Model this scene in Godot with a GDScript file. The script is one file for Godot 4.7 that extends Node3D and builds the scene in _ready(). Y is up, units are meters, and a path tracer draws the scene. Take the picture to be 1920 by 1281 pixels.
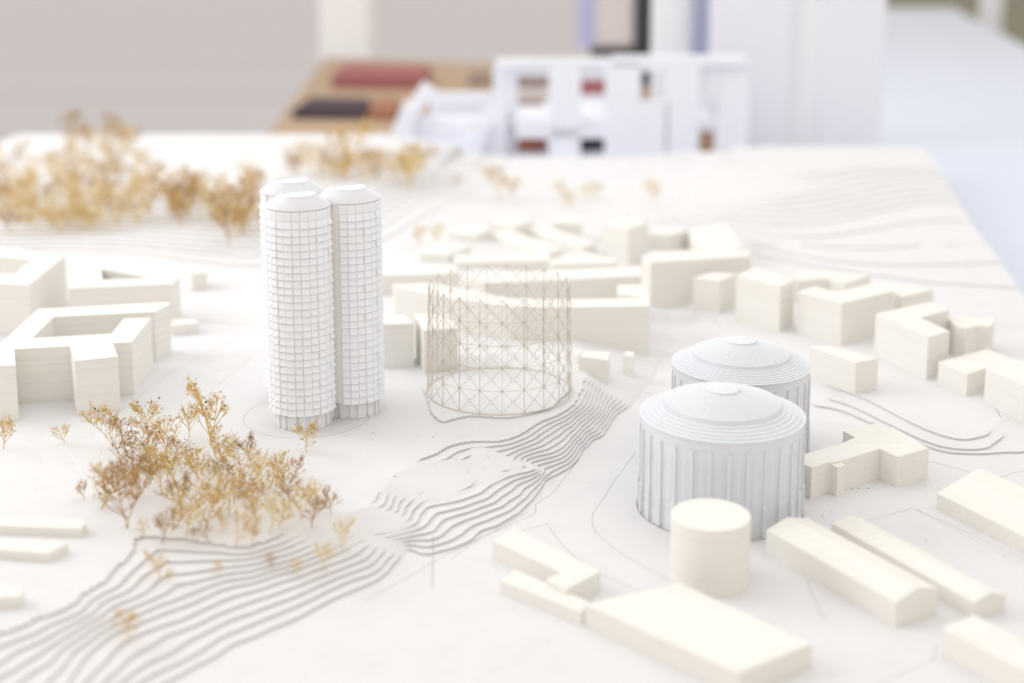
extends Node3D
# A white architectural site model on a table, photographed close with a fast 50 mm lens.
# Lengths in metres at the model's own size; site coordinates are listed in millimetres as x, z pairs.

const STEP := 0.0025          # thickness of one contour board
const PLATEAU := 12.0         # boards under the tower's plateau
var M := {}
var taken := {}

# ------------------------------------------------------------------ helpers
func numbered(called: String) -> String:
	if not taken.has(called):
		taken[called] = 0
		return called
	taken[called] += 1
	return "%s_%03d" % [called, taken[called]]

func base(called: String, label: String, category: String, at := Vector3.ZERO, turn := 0.0, group := "", kind := "") -> Node3D:
	var o := Node3D.new()
	o.name = numbered(called)
	add_child(o, true)
	o.position = at
	o.rotation.y = turn
	tag(o, label, category, group, kind)
	return o

func tag(o: Node3D, label: String, category := "", group := "", kind := "") -> void:
	if label: o.set_meta("label", label)
	if category: o.set_meta("category", category)
	if group: o.set_meta("group", group)
	if kind: o.set_meta("kind", kind)

func put(called: String, mesh: Mesh, mat: Material, parent: Node3D = self, at := Vector3.ZERO) -> MeshInstance3D:
	var o := MeshInstance3D.new()
	o.mesh = mesh
	o.material_override = mat
	o.position = at
	o.cast_shadow = GeometryInstance3D.SHADOW_CASTING_SETTING_ON
	if parent == self:
		o.name = numbered(called)
	else:
		var n := 0
		for c in parent.get_children():
			if str(c.name) == called or str(c.name).begins_with(called + "_0") or str(c.name).begins_with(called + "_1") or str(c.name).begins_with(called + "_2"): n += 1
		o.name = called if n == 0 else "%s_%03d" % [called, n]
	parent.add_child(o, true)
	return o

func put_fast(called: String, n: int, mesh: Mesh, mat: Material, parent: Node3D, t: Transform3D) -> MeshInstance3D:
	var o := MeshInstance3D.new()
	o.mesh = mesh
	o.material_override = mat
	o.transform = t
	o.name = called if n == 0 else "%s_%03d" % [called, n]
	parent.add_child(o, true)
	return o

class Tris:
	var v := PackedVector3Array()
	var n := PackedVector3Array()
	func tri(a: Vector3, b: Vector3, c: Vector3, out: Vector3) -> void:
		var m := (a - c).cross(a - b)
		if m.length_squared() < 1e-18: return
		m = m.normalized()
		if m.dot(out) < 0.0:
			v.append(a); v.append(c); v.append(b)
			m = -m
		else:
			v.append(a); v.append(b); v.append(c)
		n.append(m); n.append(m); n.append(m)
	func quad(a: Vector3, b: Vector3, c: Vector3, d: Vector3, out: Vector3) -> void:
		tri(a, b, c, out)
		tri(a, c, d, out)
	func smooth(a: Vector3, b: Vector3, c: Vector3, d: Vector3, na: Vector3, nb: Vector3, nc: Vector3, nd: Vector3) -> void:
		for t in [[a, b, c, na, nb, nc], [a, c, d, na, nc, nd]]:
			var m: Vector3 = (t[0] - t[2]).cross(t[0] - t[1])
			if m.length_squared() < 1e-18: continue
			if m.dot(t[3] + t[4] + t[5]) < 0.0: t = [t[0], t[2], t[1], t[3], t[5], t[4]]
			for i in 3:
				v.append(t[i]); n.append(t[i + 3])
	func mesh() -> ArrayMesh:
		var a := []
		a.resize(Mesh.ARRAY_MAX)
		a[Mesh.ARRAY_VERTEX] = v
		a[Mesh.ARRAY_NORMAL] = n
		var m := ArrayMesh.new()
		if v.size(): m.add_surface_from_arrays(Mesh.PRIMITIVE_TRIANGLES, a)
		return m
	func box(c: Vector3, s: Vector3, b := Basis.IDENTITY, bev := 0.0) -> void:
		var h := s * 0.5
		for ax in 3:
			for sg in [-1.0, 1.0]:
				var o := Vector3.ZERO; o[ax] = sg
				var u := Vector3.ZERO; u[(ax + 1) % 3] = h[(ax + 1) % 3] - bev
				var w := Vector3.ZERO; w[(ax + 2) % 3] = h[(ax + 2) % 3] - bev
				var f := o * h[ax]
				quad(c + b * (f - u - w), c + b * (f + u - w), c + b * (f + u + w), c + b * (f - u + w), b * o)
		if bev > 0.0:
			for ax in 3:
				var i := (ax + 1) % 3
				var j := (ax + 2) % 3
				for si in [-1.0, 1.0]:
					for sj in [-1.0, 1.0]:
						var p := Vector3.ZERO; p[i] = si * h[i]; p[j] = sj * (h[j] - bev)
						var q := Vector3.ZERO; q[i] = si * (h[i] - bev); q[j] = sj * h[j]
						var e := Vector3.ZERO; e[ax] = h[ax] - bev
						var o := Vector3.ZERO; o[i] = si; o[j] = sj
						quad(c + b * (p - e), c + b * (p + e), c + b * (q + e), c + b * (q - e), b * o)
			for sx in [-1.0, 1.0]:
				for sy in [-1.0, 1.0]:
					for sz in [-1.0, 1.0]:
						var o := Vector3(sx, sy, sz)
						tri(c + b * (o * (h - Vector3(0, bev, bev))), c + b * (o * (h - Vector3(bev, 0, bev))), c + b * (o * (h - Vector3(bev, bev, 0))), b * o)
	func bar(a: Vector3, b: Vector3, w: float, d: float, out: Vector3) -> void:   # a flat bar from a to b, w wide, d deep towards out
		var y := (b - a).normalized()
		var z := (out - y * out.dot(y)).normalized()
		var x := y.cross(z)
		box((a + b) * 0.5, Vector3(w, a.distance_to(b), d), Basis(x, y, z))
	func tube(a: Vector3, b: Vector3, ra: float, rb: float, sides := 4) -> void:
		var y := (b - a).normalized()
		var x := y.cross(Vector3(0.3, 0.2, 0.9)).normalized()
		var z := x.cross(y)
		for i in sides:
			var t0 := TAU * i / sides
			var t1 := TAU * (i + 1) / sides
			var u := x * cos(t0) + z * sin(t0)
			var w := x * cos(t1) + z * sin(t1)
			smooth(a + u * ra, a + w * ra, b + w * rb, b + u * rb, u, w, w, u)
	func ball(c: Vector3, r: float) -> void:
		var p := [Vector3.UP, Vector3.DOWN, Vector3.LEFT, Vector3.RIGHT, Vector3.FORWARD, Vector3.BACK]
		for t in [[0, 2, 4], [0, 4, 3], [0, 3, 5], [0, 5, 2], [1, 2, 4], [1, 4, 3], [1, 3, 5], [1, 5, 2]]:
			var k: Vector3 = (p[t[0]] + p[t[1]] + p[t[2]]).normalized()
			for i in 3:   # two rings of faces, rounder than an octahedron
				var a: Vector3 = p[t[i]]
				var b: Vector3 = p[t[(i + 1) % 3]]
				var m := (a + b).normalized()
				tri(c + a * r, c + m * r, c + k * r, k)
				tri(c + m * r, c + b * r, c + k * r, k)
	func lathe(prof: Array, segs: int, c := Vector3.ZERO, soft := true) -> void:   # prof: Vector2(radius, y), sharp at every point
		for k in prof.size() - 1:
			var p: Vector2 = prof[k]
			var q: Vector2 = prof[k + 1]
			var e := (q - p).normalized()
			var nr := Vector2(e.y, -e.x)
			for i in segs:
				var t0 := TAU * i / segs
				var t1 := TAU * (i + 1) / segs
				var d0 := Vector3(cos(t0), 0, sin(t0))
				var d1 := Vector3(cos(t1), 0, sin(t1))
				var n0 := d0 * nr.x + Vector3.UP * nr.y
				var n1 := d1 * nr.x + Vector3.UP * nr.y
				smooth(c + d0 * p.x + Vector3.UP * p.y, c + d1 * p.x + Vector3.UP * p.y, c + d1 * q.x + Vector3.UP * q.y, c + d0 * q.x + Vector3.UP * q.y, n0, n1, n1, n0)

func mm(a: Array) -> PackedVector2Array:
	var r := PackedVector2Array()
	for i in range(0, a.size(), 2): r.append(Vector2(a[i], a[i + 1]) * 0.001)
	return r

func inset(p: PackedVector2Array, d: float) -> PackedVector2Array:
	var r := PackedVector2Array()
	var n := p.size()
	for i in n:
		var e0 := (p[i] - p[(i + n - 1) % n]).normalized()
		var e1 := (p[(i + 1) % n] - p[i]).normalized()
		var n0 := Vector2(-e0.y, e0.x)
		var n1 := Vector2(-e1.y, e1.x)
		var m := n0 + n1
		var k := m.length_squared()
		r.append(p[i] + (m * (2.0 / k) if k > 0.15 else m.normalized() * 2.5) * d)
	return r

func prism(poly: PackedVector2Array, y0: float, y1: float, bev := 0.0) -> ArrayMesh:   # a solid block on the outline poly, its top edges eased by bev
	var p := poly
	if Geometry2D.is_polygon_clockwise(p): p.reverse()
	var t := Tris.new()
	var n := p.size()
	var top := inset(p, bev) if bev > 0.0 else p
	for i in n:
		var a := p[i]
		var b := p[(i + 1) % n]
		var e := (b - a).normalized()
		var out := Vector3(e.y, 0, -e.x)
		var ym := y1 - bev
		t.quad(Vector3(a.x, y0, a.y), Vector3(b.x, y0, b.y), Vector3(b.x, ym, b.y), Vector3(a.x, ym, a.y), out)
		if bev > 0.0:
			var c := top[(i + 1) % n]
			var d := top[i]
			t.quad(Vector3(a.x, ym, a.y), Vector3(b.x, ym, b.y), Vector3(c.x, y1, c.y), Vector3(d.x, y1, d.y), out + Vector3.UP)
	var ix := Geometry2D.triangulate_polygon(top)
	for i in range(0, ix.size(), 3):
		t.tri(Vector3(top[ix[i]].x, y1, top[ix[i]].y), Vector3(top[ix[i + 1]].x, y1, top[ix[i + 1]].y), Vector3(top[ix[i + 2]].x, y1, top[ix[i + 2]].y), Vector3.UP)
	return t.mesh()

# ------------------------------------------------------------------ materials
func stripes(seed_at: int, soft: float) -> ImageTexture:   # the fine courses of a 3-D print, one noisy row per course
	var rng := RandomNumberGenerator.new()
	rng.seed = seed_at
	var im := Image.create(128, 512, false, Image.FORMAT_L8)
	var f := FastNoiseLite.new()
	f.seed = seed_at
	f.frequency = 0.09
	for y in 512:
		var course := (y / 4) * 7.31
		var level := 0.5 + 0.5 * sin((y % 4) / 4.0 * TAU) * 0.35 + rng.randf_range(-0.05, 0.05)
		var drift := f.get_noise_1d(course) * 0.5
		for x in 128:
			var g := level + drift * soft + f.get_noise_2d(x * 2.0, y * 2.0) * 0.12
			im.set_pixel(x, y, Color(g, g, g))
	return ImageTexture.create_from_image(im)

func courses(seed_at: int, low: float) -> ImageTexture:   # slight tone drift from course to course
	var im := Image.create(64, 512, false, Image.FORMAT_RGB8)
	var f := FastNoiseLite.new()
	f.seed = seed_at
	f.frequency = 0.035
	for y in 512:
		for x in 64:
			var g := 1.0 - low * clampf(0.5 + 0.7 * f.get_noise_1d(y * 1.6) + 0.25 * f.get_noise_2d(x * 3.0, y * 9.0), 0.0, 1.0)
			im.set_pixel(x, y, Color(g, g, g * 0.995))
	return ImageTexture.create_from_image(im)

func smudges(seed_at: int) -> ImageTexture:   # handling marks and dust on white card
	var im := Image.create(512, 512, false, Image.FORMAT_RGB8)
	var f := FastNoiseLite.new()
	f.seed = seed_at
	f.frequency = 0.012
	f.fractal_octaves = 4
	var rng := RandomNumberGenerator.new()
	rng.seed = seed_at
	for y in 512:
		for x in 512:
			var g := 1.0 - 0.012 * clampf(f.get_noise_2d(x, y) * 1.6, 0.0, 1.0)
			im.set_pixel(x, y, Color(g, g * 0.998, g * 0.995))
	for k in 90:   # short rubbed pencil and knife marks
		var p := Vector2(rng.randf() * 512, rng.randf() * 512)
		var d := Vector2.from_angle(rng.randf() * TAU)
		var tone := rng.randf_range(0.86, 0.96)
		for i in rng.randi_range(2, 16):
			p += d.rotated(sin(i * 0.3) * 0.2)
			im.set_pixel(posmod(int(p.x), 512), posmod(int(p.y), 512), Color(tone, tone, tone))
	return ImageTexture.create_from_image(im)

func grain(seed_at: int, freq: float, octaves := 3) -> NoiseTexture2D:
	var t := NoiseTexture2D.new()
	t.width = 512; t.height = 512; t.seamless = true
	var f := FastNoiseLite.new()
	f.seed = seed_at; f.frequency = freq; f.fractal_octaves = octaves
	t.noise = f
	return t

func paint(r: float, g: float, b: float, rough := 0.8) -> StandardMaterial3D:   # linear base colour
	var m := StandardMaterial3D.new()
	m.albedo_color = Color(r, g, b).linear_to_srgb()
	m.roughness = rough
	m.metallic_specular = 0.35
	return m

func triplanar(m: StandardMaterial3D, per_metre: float) -> StandardMaterial3D:
	m.uv1_triplanar = true
	m.uv1_world_triplanar = true
	m.uv1_triplanar_sharpness = 8.0
	m.uv1_scale = Vector3.ONE * per_metre
	return m

func relief(m: StandardMaterial3D, t: Texture2D, cm: float) -> StandardMaterial3D:
	m.heightmap_enabled = true
	m.heightmap_texture = t
	m.heightmap_scale = cm
	return m

func materials() -> void:
	var st := stripes(11, 0.7)
	var co := courses(5, 0.028)
	var gr := grain(3, 0.06, 4)
	M.cream = triplanar(relief(paint(0.865, 0.85, 0.815, 0.75), st, 0.035), 6.5)
	M.cream.albedo_texture = co
	M.chalk = triplanar(relief(paint(0.785, 0.815, 0.855, 0.85), gr, 0.06), 18.0)
	M.cap = triplanar(relief(paint(0.785, 0.815, 0.855, 0.85), gr, 0.10), 12.0)
	M.smooth = triplanar(relief(paint(0.84, 0.855, 0.885, 0.85), gr, 0.03), 22.0)
	M.panel = triplanar(relief(paint(0.875, 0.90, 0.94, 0.85), gr, 0.03), 22.0)
	M.recess = triplanar(relief(paint(0.88, 0.87, 0.85, 0.85), st, 0.012), 12.0)
	M.sheet = triplanar(relief(paint(0.735, 0.737, 0.752, 0.9), gr, 0.002), 2.3)
	M.sheet.albedo_texture = smudges(31)
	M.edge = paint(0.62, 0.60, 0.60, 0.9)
	M.score_or_shade = paint(0.42, 0.37, 0.34, 0.9)
	M.hole = paint(0.02, 0.018, 0.016, 0.9)
	M.lattice = paint(0.62, 0.575, 0.505, 0.7)
	M.gold = paint(0.74, 0.53, 0.18, 0.8)
	M.straw = paint(0.84, 0.67, 0.34, 0.8)
	M.brown = paint(0.50, 0.32, 0.13, 0.8)
	M.russet = paint(0.66, 0.42, 0.20, 0.8)
	M.pale = paint(0.88, 0.77, 0.52, 0.8)
	for k in ["gold", "straw", "brown", "russet", "pale"]:
		M[k].backlight_enabled = true
		M[k].backlight = Color(M[k].albedo_color.r * 0.35, M[k].albedo_color.g * 0.3, M[k].albedo_color.b * 0.2)
	M.bead = paint(0.018, 0.012, 0.008, 0.4)
	M.foam = paint(0.83, 0.845, 0.91, 0.7)
	M.table = paint(0.655, 0.70, 0.81, 0.6)
	M.floor = triplanar(paint(0.69, 0.68, 0.72, 0.6), 0.35)
	M.floor.albedo_texture = courses(9, 0.12)
	M.wood = triplanar(paint(0.60, 0.43, 0.29, 0.6), 1.5)
	M.wood.albedo_texture = courses(21, 0.25)
	M.felt = paint(0.36, 0.14, 0.14, 0.95)
	M.plum = paint(0.065, 0.045, 0.06, 0.8)
	M.clay = paint(0.33, 0.15, 0.09, 0.8)
	M.brick = paint(0.66, 0.22, 0.13, 0.8)
	M.black = paint(0.045, 0.045, 0.05, 0.6)
	M.umber = paint(0.27, 0.20, 0.17, 0.8)
	M.tan = paint(0.62, 0.40, 0.25, 0.8)
	M.beige = paint(0.66, 0.59, 0.56, 0.8)
	M.screen = paint(0.79, 0.80, 0.85, 0.7)
	M.lilac = paint(0.56, 0.55, 0.76, 0.7)
	M.slate = paint(0.34, 0.36, 0.50, 0.7)
	M.olive = triplanar(relief(paint(0.25, 0.245, 0.185, 0.95), gr, 0.3), 3.0)
	M.white = paint(0.92, 0.92, 0.91, 0.7)
	M.grey = paint(0.83, 0.84, 0.86, 0.7)

# ------------------------------------------------------------------ the terrain of the site model
var guides := {}
var clear := []     # [a, b, radius, soft]: where the boards are filled out to a smooth slope

func side(p: Vector2, segs: PackedVector2Array) -> float:   # distance to an open line (start, run, start, run ...), positive on its uphill side
	var best := 1e9
	var sgn := 1.0
	var sharp := 0.0
	for i in range(0, segs.size(), 2):
		var e := segs[i + 1]
		var w := p - segs[i]
		var q := w - e * clampf(w.dot(e) / e.length_squared(), 0.0, 1.0)
		var d := q.length_squared()
		if d < best + 1e-10:
			var c := e.cross(w)
			var s := absf(c) / e.length()
			if d < best - 1e-10 or s > sharp:
				best = minf(d, best)
				sharp = s
				sgn = 1.0 if c > 0.0 else -1.0
	return sgn * sqrt(best)

func runs(line: PackedVector2Array) -> PackedVector2Array:
	var r := PackedVector2Array()
	for i in line.size() - 1:
		r.append(line[i]); r.append(line[i + 1] - line[i])
	return r

func close_runs(all: Dictionary, c: Vector2, reach: float) -> Dictionary:   # only the stretches of each guide that can be nearest within reach of c
	var r := {}
	for k in all:
		r[k] = []
		for g in all[k]:
			var segs: PackedVector2Array = g[1]
			var ds := PackedFloat32Array()
			var least := 1e9
			for i in range(0, segs.size(), 2):
				var d := c.distance_to(Geometry2D.get_closest_point_to_segment(c, segs[i], segs[i] + segs[i + 1]))
				ds.append(d)
				least = minf(least, d)
			var kept := PackedVector2Array()
			for i in ds.size():
				if ds[i] <= least + 2.0 * reach + 1e-5:
					kept.append(segs[2 * i]); kept.append(segs[2 * i + 1])
			r[k].append([g[0], kept])
	return r

func field(p: Vector2, gs: Array, from := 0.0) -> float:
	var low := side(p, gs[0][1])
	if low <= 0.0: return from
	for k in range(1, gs.size()):
		var d := side(p, gs[k][1])
		if d < 0.0:
			return lerpf(gs[k - 1][0], gs[k][0], low / (low - d))
		low = d
	return gs[-1][0]

var rough := FastNoiseLite.new()

func boards(p: Vector2, near: Dictionary) -> float:
	var h := 0.001
	if p.x < 0.62:
		var warp := Vector2(rough.get_noise_2d(p.x, p.y), rough.get_noise_2d(p.x + 7.0, p.y - 3.0)) * 0.007
		h += field(p + warp, near.slope)
		if p.y > -2.0: h += field(p, near.pad)
	if p.y > -2.6 and p.x > 0.1: h += field(p, near.bank)
	if p.y < -1.9 and p.x > -0.05: h += stepped(field(p, near.right_hill))
	if p.y < -1.9 and p.x < 0.35: h += stepped(field(p, near.left_hill))
	return h

func stepped(f: float) -> float:   # the hills' boards lie in clear steps
	return floorf(f) + smoothstep(0.75, 1.0, f - floorf(f)) + 0.3 * smoothstep(0.0, 0.3, f)

func filled(p: Vector2) -> float:
	var s := 0.0
	for c in clear:
		var d := p.distance_to(Geometry2D.get_closest_point_to_segment(p, c[0], c[1]))
		s = maxf(s, 1.0 - smoothstep(c[2], c[2] + c[3], d))
	return s

func ground_y(x: float, z: float) -> float:
	var h := boards(Vector2(x, z), guides)
	return lerpf(floorf(h), h, filled(Vector2(x, z))) * STEP

const LEFT := -1.30
const FAR := -3.68
const NEAR := -0.80
func right_edge(z: float) -> float:
	return 1.085 + (z - FAR) * -0.1695

func build_ground() -> void:
	var levels := {}
	var edges := {}
	var rows := 36
	var cols := 30
	for r in rows:
		for c in cols:
			var za := lerpf(FAR, NEAR, r / float(rows))
			var zb := lerpf(FAR, NEAR, (r + 1) / float(rows))
			var mid := Vector2(lerpf(LEFT, right_edge((za + zb) / 2), (c + 0.5) / cols), (za + zb) / 2)
			var fine := 1
			if mid.y > -1.9 and mid.y < -1.3 and mid.x > -0.2 and mid.x < 0.25: fine = 28
			elif mid.y > -2.0 and mid.x < 0.42: fine = 18
			elif mid.y > -2.2 and mid.x > 0.2: fine = 18
			else: fine = 8
			var near := close_runs(guides, mid, 0.12)
			var hs := []
			var ps := []
			var ss := []
			var lo := 1e9
			var hi := -1e9
			for j in fine + 1:
				for i in fine + 1:
					var z := lerpf(za, zb, j / float(fine))
					var p := Vector2(lerpf(LEFT, right_edge(z), (c + i / float(fine)) / cols), z)
					var h := boards(p, near)
					ps.append(p); hs.append(h)
					lo = minf(lo, h); hi = maxf(hi, h)
			if hi - lo < 0.0005:
				var k := int(floorf(lo))
				if not levels.has(k): levels[k] = Tris.new()
				var y := k * STEP
				var q := [ps[0], ps[fine], ps[-1], ps[fine * (fine + 1)]]
				levels[k].quad(Vector3(q[0].x, y, q[0].y), Vector3(q[1].x, y, q[1].y), Vector3(q[2].x, y, q[2].y), Vector3(q[3].x, y, q[3].y), Vector3.UP)
				continue
			for p in ps: ss.append(filled(p))
			for j in fine:
				for i in fine:
					var a := j * (fine + 1) + i
					var b := a + 1
					var d := a + fine + 1
					var e := d + 1
					for t in [[a, b, e], [a, e, d]]:
						slice(levels, edges, [ps[t[0]], ps[t[1]], ps[t[2]]], [hs[t[0]], hs[t[1]], hs[t[2]]], [ss[t[0]], ss[t[1]], ss[t[2]]])
	var g := base("ground", "stepped white contour ground of the site model under all its buildings", "model ground", Vector3.ZERO, 0.0, "", "structure")
	var ks := levels.keys()
	ks.sort()
	for k in ks:
		if levels[k].v.size() == 0: continue
		var board := put("contour_board", levels[k].mesh(), M.sheet, g)
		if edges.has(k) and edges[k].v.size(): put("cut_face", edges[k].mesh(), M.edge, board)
	# the cut sides of the pile of boards
	var t := Tris.new()
	var n := 150
	for i in n:
		for e in 3:
			var p0: Vector2
			var p1: Vector2
			var f0 := i / float(n)
			var f1 := (i + 1) / float(n)
			var out := Vector3.RIGHT
			if e == 0:
				var z0 := lerpf(FAR, NEAR, f0)
				var z1 := lerpf(FAR, NEAR, f1)
				p0 = Vector2(right_edge(z0), z0); p1 = Vector2(right_edge(z1), z1)
			elif e == 1:
				p0 = Vector2(lerpf(LEFT, right_edge(FAR), f0), FAR); p1 = Vector2(lerpf(LEFT, right_edge(FAR), f1), FAR)
				out = Vector3.FORWARD
			else:
				p0 = Vector2(LEFT, lerpf(FAR, NEAR, f0)); p1 = Vector2(LEFT, lerpf(FAR, NEAR, f1))
				out = Vector3.LEFT
			var y0 := ground_y(p0.x, p0.y) - 0.0002
			var y1 := ground_y(p1.x, p1.y) - 0.0002
			t.quad(Vector3(p0.x, -0.058, p0.y), Vector3(p1.x, -0.058, p1.y), Vector3(p1.x, y1, p1.y), Vector3(p0.x, y0, p0.y), out)
	put("cut_edge", t.mesh(), M.sheet, g)

func slice(levels: Dictionary, edges: Dictionary, p: Array, h: Array, s: Array) -> void:
	var k0 := int(floorf(minf(h[0], minf(h[1], h[2]))))
	var k1 := int(floorf(maxf(h[0], maxf(h[1], h[2]))))
	for k in range(k0, k1 + 1):
		if not levels.has(k): levels[k] = Tris.new()
		var t: Tris = levels[k]
		# the part of the triangle on this board
		var poly := []
		for i in 3: poly.append([p[i], h[i], s[i]])
		for cut in 2:
			var bound := float(k + cut)
			var kept := []
			for i in poly.size():
				var a: Array = poly[i]
				var b: Array = poly[(i + 1) % poly.size()]
				var ia: bool = a[1] >= bound if cut == 0 else a[1] <= bound
				var ib: bool = b[1] >= bound if cut == 0 else b[1] <= bound
				if ia: kept.append(a)
				if ia != ib:
					var f: float = (bound - a[1]) / (b[1] - a[1])
					kept.append([a[0].lerp(b[0], f), bound, lerpf(a[2], b[2], f)])
			poly = kept
		var at := []
		for q in poly: at.append(Vector3(q[0].x, lerpf(k, q[1], q[2]) * STEP, q[0].y))
		for i in range(1, at.size() - 1): t.tri(at[0], at[i], at[i + 1], Vector3.UP)
		# the board's cut face down to the board below
		if k > k0:
			var ends := []
			for i in 3:
				var j := (i + 1) % 3
				if (h[i] < k) != (h[j] < k):
					var f: float = (k - h[i]) / (h[j] - h[i])
					ends.append([p[i].lerp(p[j], f), lerpf(s[i], s[j], f)])
			if ends.size() == 2:
				var a: Vector2 = ends[0][0]
				var b: Vector2 = ends[1][0]
				var ya := lerpf(k - 1, k, ends[0][1]) * STEP
				var yb := lerpf(k - 1, k, ends[1][1]) * STEP
				var up := Vector2.ZERO
				for i in 3: up += p[i] * (1.0 if h[i] >= k else 0.0)
				var hi := 0
				for i in 3: hi += 1 if h[i] >= k else 0
				var out := ((a + b) * 0.5 - up / maxi(hi, 1))
				if not edges.has(k): edges[k] = Tris.new()
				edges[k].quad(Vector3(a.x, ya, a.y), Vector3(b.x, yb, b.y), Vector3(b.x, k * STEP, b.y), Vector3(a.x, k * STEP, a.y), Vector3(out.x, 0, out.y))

func score_or_shade(parent: Node3D, pts: PackedVector2Array, w := 0.0005) -> void:   # a fine line scored by the laser, or a dark ring painted for shade, following the ground
	var t := Tris.new()
	for i in pts.size() - 1:
		var a := pts[i]
		var b := pts[i + 1]
		var n := maxi(1, int(a.distance_to(b) / 0.004))
		for k in n:
			var p := a.lerp(b, k / float(n))
			var q := a.lerp(b, (k + 1.0) / n)
			var e := (q - p).normalized() * w * 0.5
			var o := Vector2(-e.y, e.x)
			var y := maxf(ground_y(p.x, p.y), ground_y(q.x, q.y)) + 0.00012
			t.quad(Vector3(p.x - o.x, y, p.y - o.y), Vector3(q.x - o.x, y, q.y - o.y), Vector3(q.x + o.x, y, q.y + o.y), Vector3(p.x + o.x, y, p.y + o.y), Vector3.UP)
	put("score_or_shade_line", t.mesh(), M.score_or_shade, parent)

# ------------------------------------------------------------------ buildings of the model
func block(called: String, label: String, outline: Array, y0: float, y1: float, group: String, bev := 0.0007) -> MeshInstance3D:
	var p := mm(outline)
	var c := Vector2.ZERO
	for q in p: c += q / p.size()
	var r := PackedVector2Array()
	for q in p: r.append(q - c)
	var o := put(called, prism(r, -0.014, y1 - y0, bev), M.cream, self, Vector3(c.x, y0, c.y))
	tag(o, label, "model building", group)
	return o

func gable(called: String, label: String, a: Array, y0: float, eave: float, ridge: float, group: String, hip := 0.0) -> Node3D:
	# a = outline of four corners: near-left, near-right, far-right, far-left as seen along the ridge from end to end
	var p := mm(a)
	var c := (p[0] + p[1] + p[2] + p[3]) / 4.0
	var o := base(called, label, "model building", Vector3(c.x, y0, c.y), 0.0, group)
	var w := Tris.new()
	var f := Tris.new()
	var v := []
	for q in p: v.append(Vector3(q.x - c.x, 0, q.y - c.y))
	var e := Vector3.UP * (eave - y0)
	var d := Vector3.DOWN * 0.004
	var ra: Vector3 = (v[0] + v[3]) / 2 + Vector3.UP * (ridge - y0)
	var rb: Vector3 = (v[1] + v[2]) / 2 + Vector3.UP * (ridge - y0)
	var along := (rb - ra)
	ra += along * hip
	rb -= along * hip
	for i in 4:
		var j := (i + 1) % 4
		w.quad(v[i] + d, v[j] + d, v[j] + e, v[i] + e, (v[i] + v[j]))
	if hip == 0.0:
		w.tri(v[0] + e, v[3] + e, ra, v[0] + v[3])
		w.tri(v[1] + e, v[2] + e, rb, v[1] + v[2])
	else:
		f.tri(v[0] + e, v[3] + e, ra, Vector3.UP)
		f.tri(v[1] + e, v[2] + e, rb, Vector3.UP)
	f.quad(v[0] + e, v[1] + e, rb, ra, Vector3.UP)
	f.quad(v[3] + e, v[2] + e, rb, ra, Vector3.UP)
	put("wall", w.mesh(), M.cream, o)
	put("roof", f.mesh(), M.cream, o)
	return o

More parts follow.
